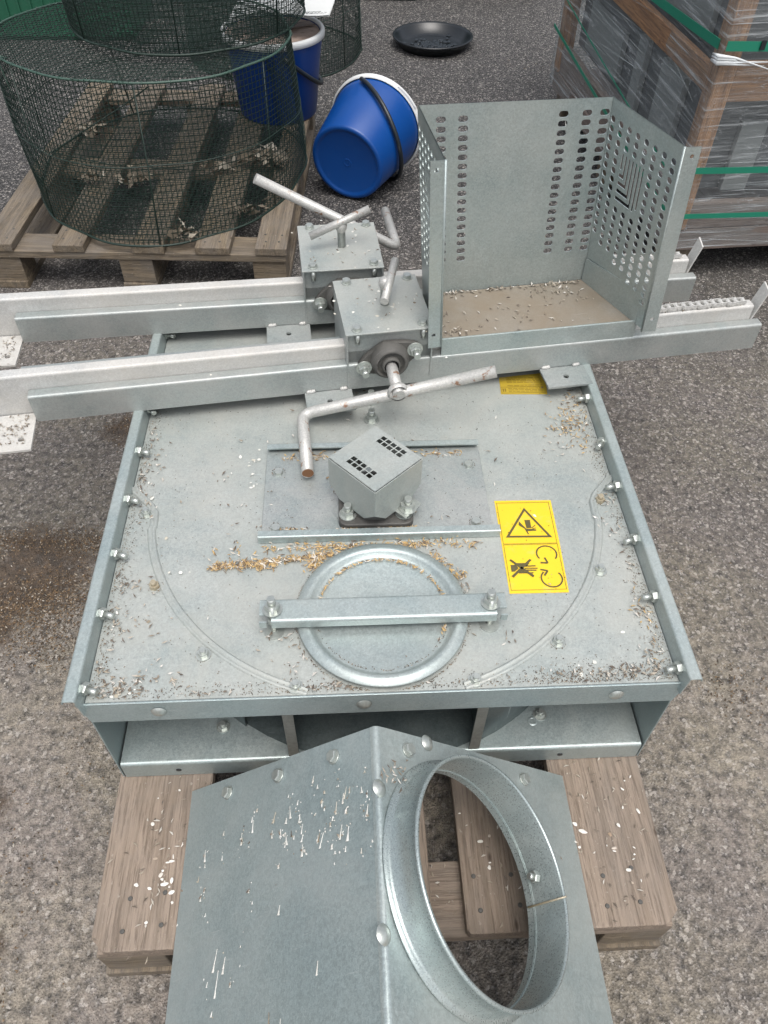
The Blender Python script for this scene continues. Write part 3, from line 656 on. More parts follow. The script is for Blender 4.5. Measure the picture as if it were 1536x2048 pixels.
# ---------------------------------------------------------------- hood lying in front
HX, RZ = -.018, .435
hood = thing('collared_duct_hood', 'blue-grey ridged sheet metal duct hood with big round collar, nearest the viewer', 'duct', Mw(HX, 0), YAW)
EZ = .146; EXL, EXR = -.272, .290
def slope(side):
    ex = EXR if side > 0 else EXL; L = hypot(ex, RZ - EZ); d = (ex / L, (EZ - RZ) / L); n = (-d[1], d[0]) if side > 0 else (d[1], -d[0])
    return L, d, n
def hm(side):
    L, d, n = slope(side)
    def f(a, y, h): return (d[0] * a + n[0] * h, y, RZ + d[1] * a + n[1] * h)
    return f
Y1 = -.62
def gab(side, a): L = slope(side)[0]; return -.073 + (.046) * a / L
for side in (-1, 1):
    L, d, n_ = slope(side); f = hm(side); mb = MB()
    if side < 0:
        pts = [(.003, gab(side, 0)), (L, gab(side, L)), (L, Y1), (.003, Y1)]
        mb.prism(pts if side < 0 else pts[::-1], f, -.002, 0)
        mb.prism([(L - .002, gab(side, L)), (L, gab(side, L)), (L, Y1), (L - .002, Y1)], f, -.025, -.002)
        mb.build('left_panel', M_HOOD, hood)
    else:
        A, YC, R_ = .144, -.226, .1335; ri = R_ - .002
        n = 64; inn = [(A + ri * cos(2 * pi * k / n), YC + ri * sin(2 * pi * k / n)) for k in range(n)]; out = []
        xa, xb, ya, yb = .003, L, -.40, -.073
        for (x, y) in inn:
            dx, dy = x - A, y - YC; c = []
            if dx > 1e-6: c.append((xb - A) / dx)
            if dx < -1e-6: c.append((xa - A) / dx)
            if dy > 1e-6: c.append((yb - YC) / dy)
            if dy < -1e-6: c.append((ya - YC) / dy)
            t = min(c); q = (A + dx * t, YC + dy * t)
            if dy * t > yb - YC - 1e-4: q = (q[0], gab(1, q[0]))
            out.append(q)
        # exact corners
        for cx_, cy_, tgt in ((xb, yb, (xb, gab(1, L))), (xa, yb, (xa, gab(1, 0))), (xa, ya, (xa, ya)), (xb, ya, (xb, ya))):
            k = min(range(n), key=lambda i: (out[i][0] - cx_) ** 2 + (out[i][1] - cy_) ** 2); out[k] = tgt
        for h, fl in ((0, 0), (-.002, 1)):
            fs = [(k, n + k, n + (k + 1) % n, (k + 1) % n) for k in range(n)]
            mb.add([f(x, y, h) for x, y in inn + out], [q_[::-1] if not fl else q_ for q_ in fs])
        mb.prism([(xa, -.40), (xb, -.40), (xb, Y1), (xa, Y1)], f, -.002, 0)
        mb.prism([(L - .002, gab(1, L)), (L, gab(1, L)), (L, Y1), (L - .002, Y1)], f, -.025, -.002)
        mb.build('right_panel', M_GALV, hood)
        # round collar with flange ring, rolled rim and vertical seam
        mb = MB(); cm = lambda x, y, z: f(A + x, YC + y, z)
        mb.lathe([(.1365, .0005), (.1430, .0008), (.1435, .0030), (.1375, .0034), (R_ + .0015, .007), (R_ + .0015, .0405), (R_ + .0036, .042), (R_ + .003, .0450), (R_, .0458), (R_ - .0012, .043), (R_ - .0012, -.012)], 128, mapf=cm)
        col_ = mb.build('collar', M_COLLAR, hood)
        mb = MB(); t = radians(-2); mb.tube([cm((R_ - .0020) * cos(t), (R_ - .0020) * sin(t), z_) for z_ in (-.01, .02, .0485)], .0012, 6); mb.build('weld_seam', M_ZINCR, col_)
        nrm = Vector(f(0, 0, 1)) - Vector(f(0, 0, 0)); rq = nrm.to_track_quat('Z', 'Y').to_euler()
        for (u_, w_) in ((-.140, .075), (-.143, -.072), (-.045, -.155), (-.05, .155)):
            p = cm(u_ * 1.02, w_ * 1.02, .0028 if hypot(u_, w_) < .15 else .0006); place(RIVET, 'rivet', hood, p, rq)
        for (u_, w_) in ((.10, .04),): place(BOLT, 'bolt', hood, cm((R_ - .0022) * cos(.2), (R_ - .0022) * sin(.2), .012), (radians(0), radians(-60), 0))
mb = MB(); mb.strip([(-.0060, RZ - .0070), (0, RZ - .0003), (.0060, RZ - .0068)], lambda a, p, q: (p, a, q), Y1, -.0735, .0022, .0055, seg=6); mb.build('ridge_fold', M_GALV, hood)
for side, lst in ((-1, (.075, .185, .30)), (1, (.055, .30))):
    f = hm(side); nrm = Vector(f(0, 0, 1)) - Vector(f(0, 0, 0)); rq = nrm.to_track_quat('Z', 'Y').to_euler()
    for a in lst: place(BOLT_HEAD, 'bolt', hood, f(a, gab(side, a) - .022, .0), rq)
mb = MB(); f = hm(-1); C = []
for (a, y, n_, sa, sy) in ((.12, -.155, 30, .05, .02), (.20, -.14, 14, .05, .025), (.06, -.18, 16, .03, .03), (.30, -.17, 8, .04, .03), (.22, -.24, 4, .06, .03), (.30, -.30, 3, .03, .03)):
    C += [(p[0], p[1], .0004) for p in scatter(n_, a, y, sa, sy) if .01 < p[0] < .37]
def drips(mb, C, f, lmin=.003, lmax=.016):
    for (a, y, z_) in C:
        L = random.uniform(lmin, lmax) * (1 if random.random() < .5 else .5); w = random.uniform(.0006, .0020); n = 7; pts = []; sk = random.gauss(.16, .14)
        prof = [(k / n, w * (.35 + .9 * (k / n) ** 2) * random.uniform(.6, 1.3)) for k in range(n)] + [(1, w * 1.6), (1.05, w * .9)]
        up_ = [(a + sk * L * t + q, y + L * (.5 - t)) for t, q in prof]; dn_ = [(a + sk * L * t - q, y + L * (.5 - t)) for t, q in prof]
        m = len(prof); vs = [f(x, yy, z_) for x, yy in up_] + [f(x, yy, z_) for x, yy in dn_] + [f((u_[0] + d_[0]) / 2, u_[1], z_ + .0005 + .0012 * (i / m) ** 2) for i, (u_, d_) in enumerate(zip(up_, dn_))]
        fs = []
        for i in range(m - 1): fs += [(i, i + 1, 2 * m + i + 1, 2 * m + i), (m + i + 1, m + i, 2 * m + i, 2 * m + i + 1)]
        mb.add(vs, fs, True)
drips(mb, C, f)
flakes(mb, [(c[0] + random.gauss(0, .004), c[1] + random.gauss(0, .008), c[2]) for c in C * 2], .0004, .0013, 1.6, mapf=f, thick=.0007)
drips(mb, [(p[0], p[1], .0004) for p in scatter(9, .2, -.32, .09, .07) if .01 < p[0] < .37], f, .008, .03)
mb.build('bird_droppings', M_DROP, hood, kind='stuff')
mb = MB(); spindles(mb, [(p[0], p[1], .001) for p in C[::3]], .004, .009, .0010, .0019, mapf=f, tilt=.1); f = hm(1)
spindles(mb, [(p[0], p[1], .004) for p in scatter(30, .03, -.13, .012, .012)] + [(p[0], p[1], .001) for p in scatter(6, .33, -.2, .02, .05)], .006, .011, .0008, .0014, mapf=f, tilt=.1)
mb.build('dry_husks', M_HUSKD, hood, kind='stuff')

# ---------------------------------------------------------------- chain rails with bearing boxes
def make_rail(label, loc, yaw, crank_flip, group):
    R = thing('chain_rail', label, 'rail', loc, yaw, group)
    cf = lambda a, p, q: (a, p, q)
    def chan(a0, a1, y0, y1, z0, z1, name, m):
        mb = MB(); mb.strip([(y0 + .001, z0), (y0 + .001, z1), (y1 - .001, z1), (y1 - .001, z0)], cf, a0, a1, .0025, .004); return mb.build(name, m, R)
    chan(0, 1.315, 0, .0222, .405, .457, 'side_channel', M_RAIL)
    chan(-.35, 1.30, .0225, .0455, .405, .484, 'centre_channel', M_WHITE)
    chan(-.02, 1.315, .0458, .088, .405, .457, 'side_channel', M_RAIL)
    # upturned end plate, slanted cut
    mb = MB(); mb.add([(1.300, .020, .45), (1.303, .020, .45), (1.300, .047, .45), (1.303, .047, .45), (1.318, .022, .512), (1.321, .022, .512), (1.318, .046, .520), (1.321, .046, .520)],
                      [(0, 1, 5, 4), (1, 3, 7, 5), (3, 2, 6, 7), (2, 0, 4, 6), (4, 5, 7, 6), (0, 2, 3, 1)]); mb.build('end_plate', M_WHITE, R, bevel=.0006)
    # foot plates with a hole
    for x in (.456, .890, -.078):
        w = .084; mb = MB(); y0_, y1_ = (-.0545, -.0015) if x > 0 else (-.07, .02)
        perf(mb, [x, x + w * .38, x + w * .62, x + w] if x > 0 else [x - .06, x + .045, x + .07, x + .076], [y0_, y0_ + .016, y0_ + .034, y1_], {(1, 1): (.0052, .0052)}, lambda a, b, d: (a, b, .4075 + d), .004)
        mb.box(*( (x, x + w) if x > 0 else (x - .06, x + .076)), y0_ - .0015, y0_, .4035, .4075)
        mb.build('foot_plate', M_RAIL if x > 0 else M_WHITE, R)
        if x > 0:
            mb = MB()
            for k in range(7): mb.tube([(x + .004 + k * .003 + (0 if k < 4 else .048), -.002, .408), (x + .010 + k * .003 + (0 if k < 4 else .048), -.001, .411)], .0028, 7)
            mb.build('weld_bead', M_WHITE, R)
    # bearing box: top plate, two sides, front and back plates
    bx0, bx1, by0, by1, zt = .535, .682, -.004, .166, .522
    mb = MB(); mb.box(bx0 - .003, bx1 + .003, by0 + .002, by1, zt - .003, zt); mb.build('top_plate', M_PANEL, R, bevel=.0008)
    mb = MB(); mb.strip([(by0 + .012, zt - .04), (by0 + .012, .407)], lambda a, p, q: (a, p, q), bx0, bx1, .003)
    mb.box(bx0, bx1, by0 + .0105, by0 + .0135, .405, zt - .0032); mb.build('front_plate', M_RAIL, R)
    for xx in (bx0 - .002, bx1 - .001):
        mb = MB(); mb.box(xx, xx + .003, by0 + .002, by1, .405 if xx < .6 else .42, zt - .0032); mb.build('side_wall', M_RAIL, R, bevel=.0005)
    mb = MB(); mb.box(bx0 + .0015, bx1 - .0015, by1 - .014, by1 - .011, .405, zt - .0032); mb.build('back_plate', M_RAIL, R)
    for (x, y) in ((.556, .156), (.668, .156), (.553, .011), (.667, .013)):
        place(BOLT_HEAD, 'bolt', R, (x, y, zt), (0, 0, random.random()))
    for x in (.553, .667):
        mb = MB(); mb.tube([(x, .003, zt - .004), (x, .003, zt - .022)], .0045, 8); hexm(.0078, -.012, -.005, mb := mb) if False else None; mb.build('stud', M_ZINC, R)
    # flange bearing on the front plate
    bc = (.607, .468)
    mb = MB(); tilt = radians(18); P_ = []
    for k in range(48):
        t = 2 * pi * k / 48; ex = .058 * abs(cos(t)) ** 1.25 * (1 if cos(t) > 0 else -1); ey = .034 * sin(t) * (1 - .25 * abs(cos(t)))
        P_.append((bc[0] + ex * cos(tilt) - ey * sin(tilt), bc[1] + ex * sin(tilt) + ey * cos(tilt)))
    fy = by0 + .0095
    mb.prism(P_[::-1], lambda a, b, h: (a, h, b), fy, fy - .010)
    mb.lathe([(.034, 0), (.032, .016), (.027, .022), (.024, .022), (.022, .015), (.016, .015), (.016, .026), (.0125, .026)], 36, mapf=lambda x, y, z: (bc[0] + x, fy - .008 - z, bc[1] + y))
    mb.build('flange_bearing', M_IRON, R, bevel=.0015)
    for s in (-1, 1):
        place(BOLT_BIG, 'bolt', R, (bc[0] + s * .047 * cos(tilt), fy - .010, bc[1] + s * .047 * sin(tilt)), (pi / 2, .4, 0))
    # crank handle: shaft, cross bar, grip
    rodr = .0102
    def rod(pts, name, parent=R, m=M_HANDLE, r=rodr):
        # rounded corners
        P = [Vector(p) for p in pts]; L = [P[0]]
        for i in range(1, len(P) - 1):
            a = (P[i - 1] - P[i]).normalized(); b = (P[i + 1] - P[i]).normalized(); q = .022
            for k in range(9): w = k / 8; L.append(P[i] + a * q * (1 - w) ** 2 + b * q * w ** 2)
        L.append(P[-1]); mb = MB(); mb.tube(L, r, 18); return mb.build(name, m, parent)
    if not crank_flip:
        h = rod([(bc[0], .01, bc[1]), (bc[0] + .0, -.095, bc[1] - .0085)], 'crank_shaft')
        rod([(bc[0] + .157, -.113, bc[1] + .037), (bc[0] - .161, -.050, bc[1] - .070 + .004), (bc[0] - .167, -.196, bc[1] - .064)], 'crank_handle')
        mb = MB(); mb.tube([(bc[0] - .167, -.1955, bc[1] - .064), (bc[0] - .1671, -.1968, bc[1] - .0641)], .0094, 18); mb.build('rusty_end', M_RUST, R)
        mb = MB(); mb.lathe([(.0135, 0), (.017, .004), (.0185, .010), (.015, .014)], 20, mapf=lambda x, y, z: (bc[0] + x, -.078 - z, bc[1] - .0075 + y)); mb.build('weld_bead', M_HANDLE, R)
    else:
        rod([(bc[0], .15, bc[1]), (bc[0] + .0, .245, bc[1])], 'crank_shaft')
        rod([(bc[0] - .150, .262, bc[1] + .108), (bc[0] + .142, .262, bc[1] - .060), (bc[0] + .135, .42, bc[1] - .056)], 'crank_handle')
        mb = MB(); mb.tube([(bc[0], fy - .01, bc[1]), (bc[0], fy - .031, bc[1])], .0115, 20); mb.build('shaft_end', M_ZINCR, R)
    # tension screw with T handle
    sx, sy = .613, .080; top = .564
    mb = MB(); zc = .44; k = 0
    prof = []
    z_ = .46
    while z_ < top: prof += [(.0062, z_), (.0078, z_ + .0011)]; z_ += .0022
    mb.lathe(prof, 16, (sx, sy, 0)); mb.build('tension_screw', M_ZINC, R)
    mb = MB(); mb.lathe([(.0075, -.012), (.0105, -.006), (.0115, 0), (.0095, .007), (.004, .010), (.0001, .0105)], 16, (sx, sy, top)); mb.build('weld_bead', M_HANDLE, R)
    if not crank_flip: rod([(sx - .010, sy - .050, top - .004), (sx + .026, sy + .046, top + .013)], 'screw_handle', r=.0072)
    else: rod([(sx - .060, sy - .012, top - .012), (sx + .054, sy + .004, top + .028)], 'screw_handle', r=.0072)
    # roller chain lying along the centre channel
    pitch = .0254 / 2 * 1.15
    def link_mesh(wide):
        mb = MB()
        for s in (-1, 1):
            pts = []
            for k in range(24):
                t = 2 * pi * k / 24; x = cos(t) * .0052 + (pitch / 2 if cos(t) > 0 else -pitch / 2); zz_ = sin(t) * .0052
                if abs(cos(t)) < .3: zz_ = sin(t) * .0038
                pts.append((x, zz_))
            yy = s * wide; mb.prism(pts, lambda a, b, h: (a, h, b), yy - .0007, yy + .0007)
            if wide > .006:
                for c_ in (-1, 1): mb.tube([(c_ * pitch / 2, yy, 0), (c_ * pitch / 2, yy + s * .0016, 0)], .0017, 8)
        if wide < .006:
            for c_ in (-1, 1): mb.tube([(c_ * pitch / 2, -.0045, 0), (c_ * pitch / 2, .0045, 0)], .0042, 10)
        me = bpy.data.meshes.new('chain_link'); me.from_pydata(mb.v, [], mb.f); me.materials.append(M_WHITE); return me
    if 'CH' not in globals(): globals()['CH'] = (link_mesh(.0052), link_mesh(.0070))
    x = 1.068; i = 0; mbc = None
    while x < 1.284:
        place(CH[i % 2], 'chain_link', R, (x, .034 + .0008 * sin(i * 1.3), .4905), (random.uniform(-.06, .06), random.uniform(-.02, .02), random.uniform(-.04, .04))); x += pitch; i += 1
    mb = MB(); spindles(mb, [(random.uniform(1.06, 1.29), random.uniform(.026, .042), .4855) for _ in range(60)] + ([(random.uniform(-.135, -.01), random.gauss(-.02, .02), .4085) for _ in range(170)]) + [p for p in scatter(26, .613, .08, .035, .04, zt)], .004, .009, .0007, .0015)
    mb.build('dry_husks', M_HUSKD, R, kind='stuff')
    mb = MB(); flakes(mb, [(.30, .011, .4585), (.78, .012, .4585), (1.0, .010, .4585)] + [(p[0], p[1], zt + .0002) for p in scatter(14, .61, .08, .04, .05)], .0012, .003, 1.6, thick=.0006); mb.build('bird_droppings', M_DROP, R, kind='stuff')
    return R
R1 = make_rail('galvanised chain rail nearest the round lid, crank handle pointing forward', (-.593, .98, 0), radians(10.94), False, 'chain rails lying across the machine housing')
R2 = make_rail('galvanised chain rail behind the other one, its crank sticking out at the back', (-.687, 1.199, 0), radians(8.14), True, 'chain rails lying across the machine housing')

# ---------------------------------------------------------------- perforated guard basket on the front rail
B = thing('perforated_guard', 'open galvanised box guard with slotted sides standing on the rails', 'guard', (-.593, .98, 0), radians(10.94))
zb = .487
BL, BR, FR, FL = Vector((.700, .150, zb)), Vector((1.013, .155, zb)), Vector((1.062, -.018, zb)), Vector((.697, -.006, zb))
TL, TR, TFR, TFL = Vector((.675, .152, .822)), Vector((.994, .159, .815)), Vector((1.040, -.017, .808)), Vector((.682, -.005, .807))
def quadmap(bl, br, tr, tl, flip=1):
    nrm = (br - bl).cross(tl - bl).normalized() * flip; W_ = ((br - bl).length + (tr - tl).length) / 2; H_ = ((tl - bl).length + (tr - br).length) / 2
    def f(x, y, d):
        u, v = x / W_, y / H_; return tuple(bl * (1 - u) * (1 - v) + br * u * (1 - v) + tr * u * v + tl * (1 - u) * v + nrm * d)
    return f, W_, H_
# back: slot columns
f, W_, H_ = quadmap(BL, BR, TR, TL, -1)
cols = [.034, .070, .236, .276, .308]; xs = [0]; cw = {}
for c in cols:
    a, b = c - .012, min(c + .012, W_)
    xs += [a, b]
xs[-1] = W_; xs = sorted(set(round(x, 5) for x in xs))
p0 = .0151; ystart = .068 - p0 / 2; ys = [0, .0035, .0165] + [ystart + p0 * k for k in range(18)] + [H_]
colidx = [min(range(len(xs) - 1), key=lambda i: abs((xs[i] + xs[i + 1]) / 2 - c)) for c in cols]
hl = {(i, j): (.0082, .0052) for i in colidx for j in range(3, 20)}
hl = {k: v for k, v in hl.items()}
mb = MB(); perf(mb, xs, ys[:1] + ys[2:], {(i, j - 1): v for (i, j), v in hl.items()}, f, .0018, 16); mb.build('back_panel', M_GALV, B)
mb = MB()
for k in range(9): x = .02 + k * .034; mb.prism([(x + .007 * cos(t * pi / 6), .006 + .0035 * sin(t * pi / 6)) for t in range(12)], f, -.0005, .0004 + .0006)
mb.build('bottom_slots', M_BLK, B)
LOGO = ["#.#.#.#.#.#.#", "#.#.#.#.#.#.#", "#.#.#.#.#.#.#", "#.#.#.#.#.#.#", "..#.#.#.#.#.#", "###.#.#.#.#.#", "....#.#.#.#.#", "#####.#.#.#.#", "......#.#.#.#", "#######.#.#.#", "........#.#.#", "#########.#..", "............."]
def side_panel(bl, br, tr, tl, flip, mirror=False):
    """x runs from the back corner to the front corner"""
    f, W_, H_ = quadmap(bl, br, tr, tl, flip); mb = MB(); pc = W_ / 8.2; off = (W_ - pc * 8) / 2 - .004
    xs = [0] + [off + pc * k for k in range(9)] + [W_]; pr = .0146; top = H_ - .030; ys = [0] + [top - pr * (18 - k) + pr / 2 for k in range(19)] + [H_]
    li0, li1, lj0, lj1 = 3, 6, 10, 16   # logo block
    hl = {}
    for i in range(1, 9):
        for j in range(1, 19):
            if li0 <= i < li1 and lj0 <= j < lj1: continue
            if i < 8 - (j - 1) * 2 and j < 5: continue
            hl[(i, j)] = (.0060, .0051)
    perf(mb, xs, ys, hl, f, .0018, 12 if False else 16, skip=lambda i, j: li0 <= i < li1 and lj0 <= j < lj1)
    xa, xb, ya, yb = xs[li0], xs[li1], ys[lj0], ys[lj1]; nc, nr = 13, 13; mx_, my_ = (xb - xa) * .06, (yb - ya) * .03
    gxs = [xa] + [xa + mx_ + (xb - xa - 2 * mx_) * k / nc for k in range(nc + 1)] + [xb]; gys = [ya] + [ya + my_ + (yb - ya - 2 * my_) * k / nr for k in range(nr + 1)] + [yb]
    cut = lambda i, j: 1 <= i <= nc and 1 <= j <= nr and LOGO[nr - j][i - 1] == '#'
    perf(mb, gxs, gys, {}, f, .0018, skip=cut)
    for i in range(1, nc + 1):
        for j in range(1, nr + 1):
            if not cut(i, j): continue
            x0_, x1_, y0_, y1_ = gxs[i], gxs[i + 1], gys[j], gys[j + 1]
            for (ok, p, q) in ((cut(i - 1, j), (x0_, y0_), (x0_, y1_)), (cut(i + 1, j), (x1_, y0_), (x1_, y1_)), (cut(i, j - 1), (x0_, y0_), (x1_, y0_)), (cut(i, j + 1), (x0_, y1_), (x1_, y1_))):
                if not ok: mb.add([f(*p, 0), f(*q, 0), f(*q, -.0018), f(*p, -.0018)], [(0, 1, 2, 3)])
    return mb.build('side_panel', M_GALV, B)
side_panel(BR, FR, TFR, TR, 1); side_panel(BL, FL, TFL, TL, -1)
# front flanges with a hole at each end
for (b0, t0, sx_, w) in ((FR, TFR, 1, .0245), (FL, TFL, -1, .0225)):
    o0 = Vector((sx_ * w, -.001, 0)); f, W_, H_ = quadmap(b0 + Vector((0, 0, -.004)), b0 + o0 + Vector((0, 0, -.004)), t0 + o0, t0, 1 if sx_ > 0 else -1)
    mb = MB(); perf(mb, [0, .007, .019, W_], [0, .020, .032, H_ - .020, H_ - .008, H_], {(1, 1): (.0035, .0035), (1, 3): (.0035, .0035)}, f, -.0018 if sx_ > 0 else .0018)
    mb.tube([b0 + Vector((-sx_ * .0002, .0005, -.004)), t0 + Vector((-sx_ * .0002, .0005, 0))], .0021, 8)
    mb.build('front_flange', M_GALV, B)
# tray
mb = MB()
mb.add([(.702, .147, zb + .001), (1.012, .152, zb + .001), (1.060, .004, zb + .001), (.704, .006, zb + .001), (.702, .147, zb - .001), (1.012, .152, zb - .001), (1.060, .004, zb - .001), (.704, .006, zb - .001)],
       [(3, 2, 1, 0), (4, 5, 6, 7), (0, 1, 5, 4), (1, 2, 6, 5), (2, 3, 7, 6), (3, 0, 4, 7)]); mb.build('tray', M_TRAY, B)
mb = MB(); mb.prism([(.0, 0), (.156, 0), (.156, .060), (.0, .045)], lambda a, b, h: (1.0095 + a * .30 - h, .150 - a * .955, zb + .0014 + b), .0, .0016); mb.build('tray_upstand', M_GALV, B)
mb = MB(); mb.strip([(.004, zb + .004), (.002, .428)], lambda a, p, q: (a, p, q), .701, 1.061, .002)
mb.strip([(.004, zb + .004), (.0072, zb + .003)], lambda a, p, q: (a, p, q), .7015, 1.0605, .002)
mb.build('tray_lip', M_GALV, B, bevel=.0007)
mb = MB(); C = line_scatter(150, (.71, .143), (1.0, .145), .004, zb + .0015) + scatter(40, .95, .11, .04, .02, zb + .0015) + scatter(30, .73, .02, .02, .01, zb + .0015) + [(random.uniform(.71, 1.0), random.uniform(.01, .14), zb + .0015) for _ in range(50)]
spindles(mb, [c for c in C if .706 < c[0] < 1.008 and .008 < c[1] < .146], .005, .012, .0009, .0018, tilt=.4); mb.build('dry_husks', M_HUSKD, B, kind='stuff')
mb = MB(); f, W_, H_ = quadmap(BL, BR, TR, TL, -1)
drips(mb, [(p[0], p[1], .0004) for p in [(.20, .28, 0), (.16, .27, 0), (.17, .14, 0), (.14, .09, 0), (.08, .07, 0), (.09, .10, 0), (.11, .06, 0), (.12, .045, 0), (.24, .29, 0), (.2, .1, 0), (.22, .06, 0), (.17, .17, 0)] + scatter(10, .15, .07, .06, .03)], f, .012, .045)
mb.build('bird_droppings', M_DROP, B, kind='stuff')

# ---------------------------------------------------------------- buckets
def bucket_parts(b, bm, handle_pts, rb, rt_, h, lid=None, ledge=True):
    mb = MB(); mb.lathe([(.0001, .006), (rb * .80, .006), (rb * .86, .003), (rb * .88, 0), (rb * .97, 0), (rb, .006), (rb + (rt_ - rb) * .82, h * .82), (rt_ - .003, h * .85), (rt_ - .001, h - .02), (rt_, h), (rt_ - .004, h), (rt_ - .008, h * .8), (rb - .003, .012), (.0001, .012)], 72)
    mb.lathe([(.010, .0061), (.012, .0045), (.014, .0061)], 24); mb.build('body', bm, b)
    mb = MB(); mb.lathe([(rt_ - .006, h - .002), (rt_ - .004, h + .006), (rt_ + .004, h + .008), (rt_ + .009, h + .002), (rt_ + .009, h - .014), (rt_ + .003, h - .016)], 72)
    t = 2.1; mb.lathe([(rt_ + .009, h - .014), (rt_ + .016, h - .015), (rt_ + .016, h - .010), (rt_ + .009, h - .002)], 8, arc=(t, t + .5)); mb.build('rim', M_WPL, b)
    mb = MB(); L = [Vector(p) for p in handle_pts]
    mb.tube(L, .0075, 10); ha = mb.build('handle', M_BLK, b); return ha
def arc_handle(R_, drop, n=24, z0=0., a_off=0.):
    # semicircle hinged at two points on the rim, swung by angle drop
    pts = []
    for k in range(n + 1):
        t = pi * k / n; x = R_ * cos(t); r = R_ * 1.2 * sin(t); y, z = r * cos(drop), r * sin(drop)
        pts.append((x * cos(a_off) - y * sin(a_off), x * sin(a_off) + y * cos(a_off), z0 + z))
    return pts
b1 = thing('bucket', 'upright dark blue bucket with white rim standing behind the wire cage on the pallet', 'bucket', (-.412, 2.965, .1445), 0)
bucket_parts(b1, M_BLUE2, arc_handle(.172, radians(-40), z0=.225, a_off=radians(-72)), .137, .168, .262)
mb = MB(); mb.lathe([(.0001, .249), (.06, .249), (.066, .251), (.12, .251), (.128, .248), (.160, .249)], 60, (0, 0, 0)); ins = mb.build('inner_disc', M_WOODL, b1); ins.location = (0, 0, .007)
mb = MB(); mb.box(-.05, .150, -.022, .022, .2595, .263); o = mb.build('slat', M_WOODP, b1); o.rotation_euler = (0, 0, radians(32))
# fallen bucket: axis from the bottom centre to the rim centre
b2 = thing('bucket', 'bright blue bucket with white rim tipped over on the asphalt', 'bucket', (-.148, 2.575, .132), 0)
ax = Vector((.105, .262, .0355)).normalized(); q = ax.to_track_quat('Z', 'Y'); b2.rotation_euler = q.to_euler()
bucket_parts(b2, M_BLUE, arc_handle(.168, radians(-40), z0=.226, a_off=radians(78)), .128, .160, .260)
# bowl
bw_ = thing('bowl', 'shallow round black bowl lying on the asphalt, dark leftovers inside', 'bowl', (.185, 4.13, 0))
mb = MB(); mb.lathe([(.0001, .004), (.125, .004), (.150, .010), (.174, .040), (.180, .047), (.188, .049), (.192, .044), (.186, .038), (.180, .032), (.156, .002), (.14, 0), (.0001, 0)], 72); mb.build('bowl_shell', M_BLKG, bw_)
mb = MB(); flakes(mb, [(p[0], p[1], .006 + random.uniform(0, .008)) for p in scatter(160, 0, -.03, .05, .04)], .006, .014, 1.5, thick=.006); mb.build('leftovers', M_BLK, bw_, kind='stuff')

# ---------------------------------------------------------------- round wire cages
def wire_cage(label, loc, r0, r1, c1, h, nv, nh, group, gap, rings=3, top=True, bottom=True):
    """r0/r1: (rx, ry) at foot and head; c1: shift of the head"""
    cg = thing('wire_cage', label, 'wire cage', loc, 0, group)
    def P(t, v, k=1.):
        rx = r0[0] + (r1[0] - r0[0]) * v; ry = r0[1] + (r1[1] - r0[1]) * v
        wob = 1 + .016 * sin(3 * t + 4 * v) + .010 * sin(7 * t + 3 * v) + .006 * sin(13 * t - 5 * v)
        return (c1[0] * v + rx * k * wob * cos(t), c1[1] * v + ry * k * wob * sin(t), h * v + .004 * sin(2 * t + 1) * v)
    mb = MB(); n = 96
    for j in range(1, nh):
        v = j / nh; mb.tube([P(2 * pi * k / n, v) for k in range(n)], .0012, 3, closed=True)
    for i in range(nv):
        t = 2 * pi * i / nv + .002 * sin(i); mb.tube([P(t, 0), P(t + .004, .5), P(t, 1)], .0012, 3, cap=False)
    mb.build('mesh_wall', M_WIRE, cg, kind='stuff')
    for nm, v, on in (('mesh_top', 1, top), ('mesh_bottom', 0, bottom)):
        if not on: continue
        mb = MB(); cx, cy = c1[0] * v, c1[1] * v; rx, ry = (r1 if v else r0)
        m_ = int(rx / gap)
        sag = (lambda x, y: h * v + (-.022 * (1 - ((x - cx) / rx) ** 2 - ((y - cy) / ry) ** 2) if v else .003))
        for k in range(-m_, m_ + 1):
            d = k * gap / rx
            if abs(d) < .995:
                e = sqrt(1 - d * d); mb.tube([(cx + d * rx, cy + e * ry * w, sag(cx + d * rx, cy + e * ry * w)) for w in (-1, -.5, 0, .5, 1)], .00105, 3, cap=False)
        m_ = int(ry / gap)
        for k in range(-m_, m_ + 1):
            d = k * gap / ry
            if abs(d) < .995:
                e = sqrt(1 - d * d); mb.tube([(cx + e * rx * w, cy + d * ry, sag(cx + e * rx * w, cy + d * ry) + .001) for w in (-1, -.5, 0, .5, 1)], .00105, 3, cap=False)
        mb.build(nm, M_WIRE, cg, kind='stuff')
    for j, v in enumerate([0, 1] + ([.5] if rings > 2 else [])):
        mb = MB(); mb.tube([P(2 * pi * k / n, v, 1.002) for k in range(n)], .0034 if v != .5 else .0016, 8, closed=True)
        if v == 1:
            for k in range(46):
                t = 2 * pi * k / 46 + .03 * sin(k * 5); c = Vector(P(t, 1, 1.002)); q_ = [(c.x + .0055 * cos(a) * cos(t), c.y + .0055 * cos(a) * sin(t), c.z + .0055 * sin(a)) for a in (0, 1.26, 2.5, 3.8, 5.0)]
                mb.tube(q_, .0009, 4, closed=True)
        mb.build('hoop', M_WIREL if v == 1 else M_WIRE, cg)
    for k in range(7):
        t = 2 * pi * k / 7 + .35; mb = MB(); mb.tube([P(t, 0, 1.003), P(t, .5, 1.003), P(t, 1, 1.003)], .0017, 6); mb.build('upright', M_WIRE, cg)
    return cg, P
GR = 'round green wire cages'
cg1, P1 = wire_cage('lowest and largest round wire cage with dry leaves inside, on the weathered pallet', (-.70, 2.497, .1450), (.415, .482), (.425, .375), (-.02, .003), .388, 190, 27, GR, .0145)
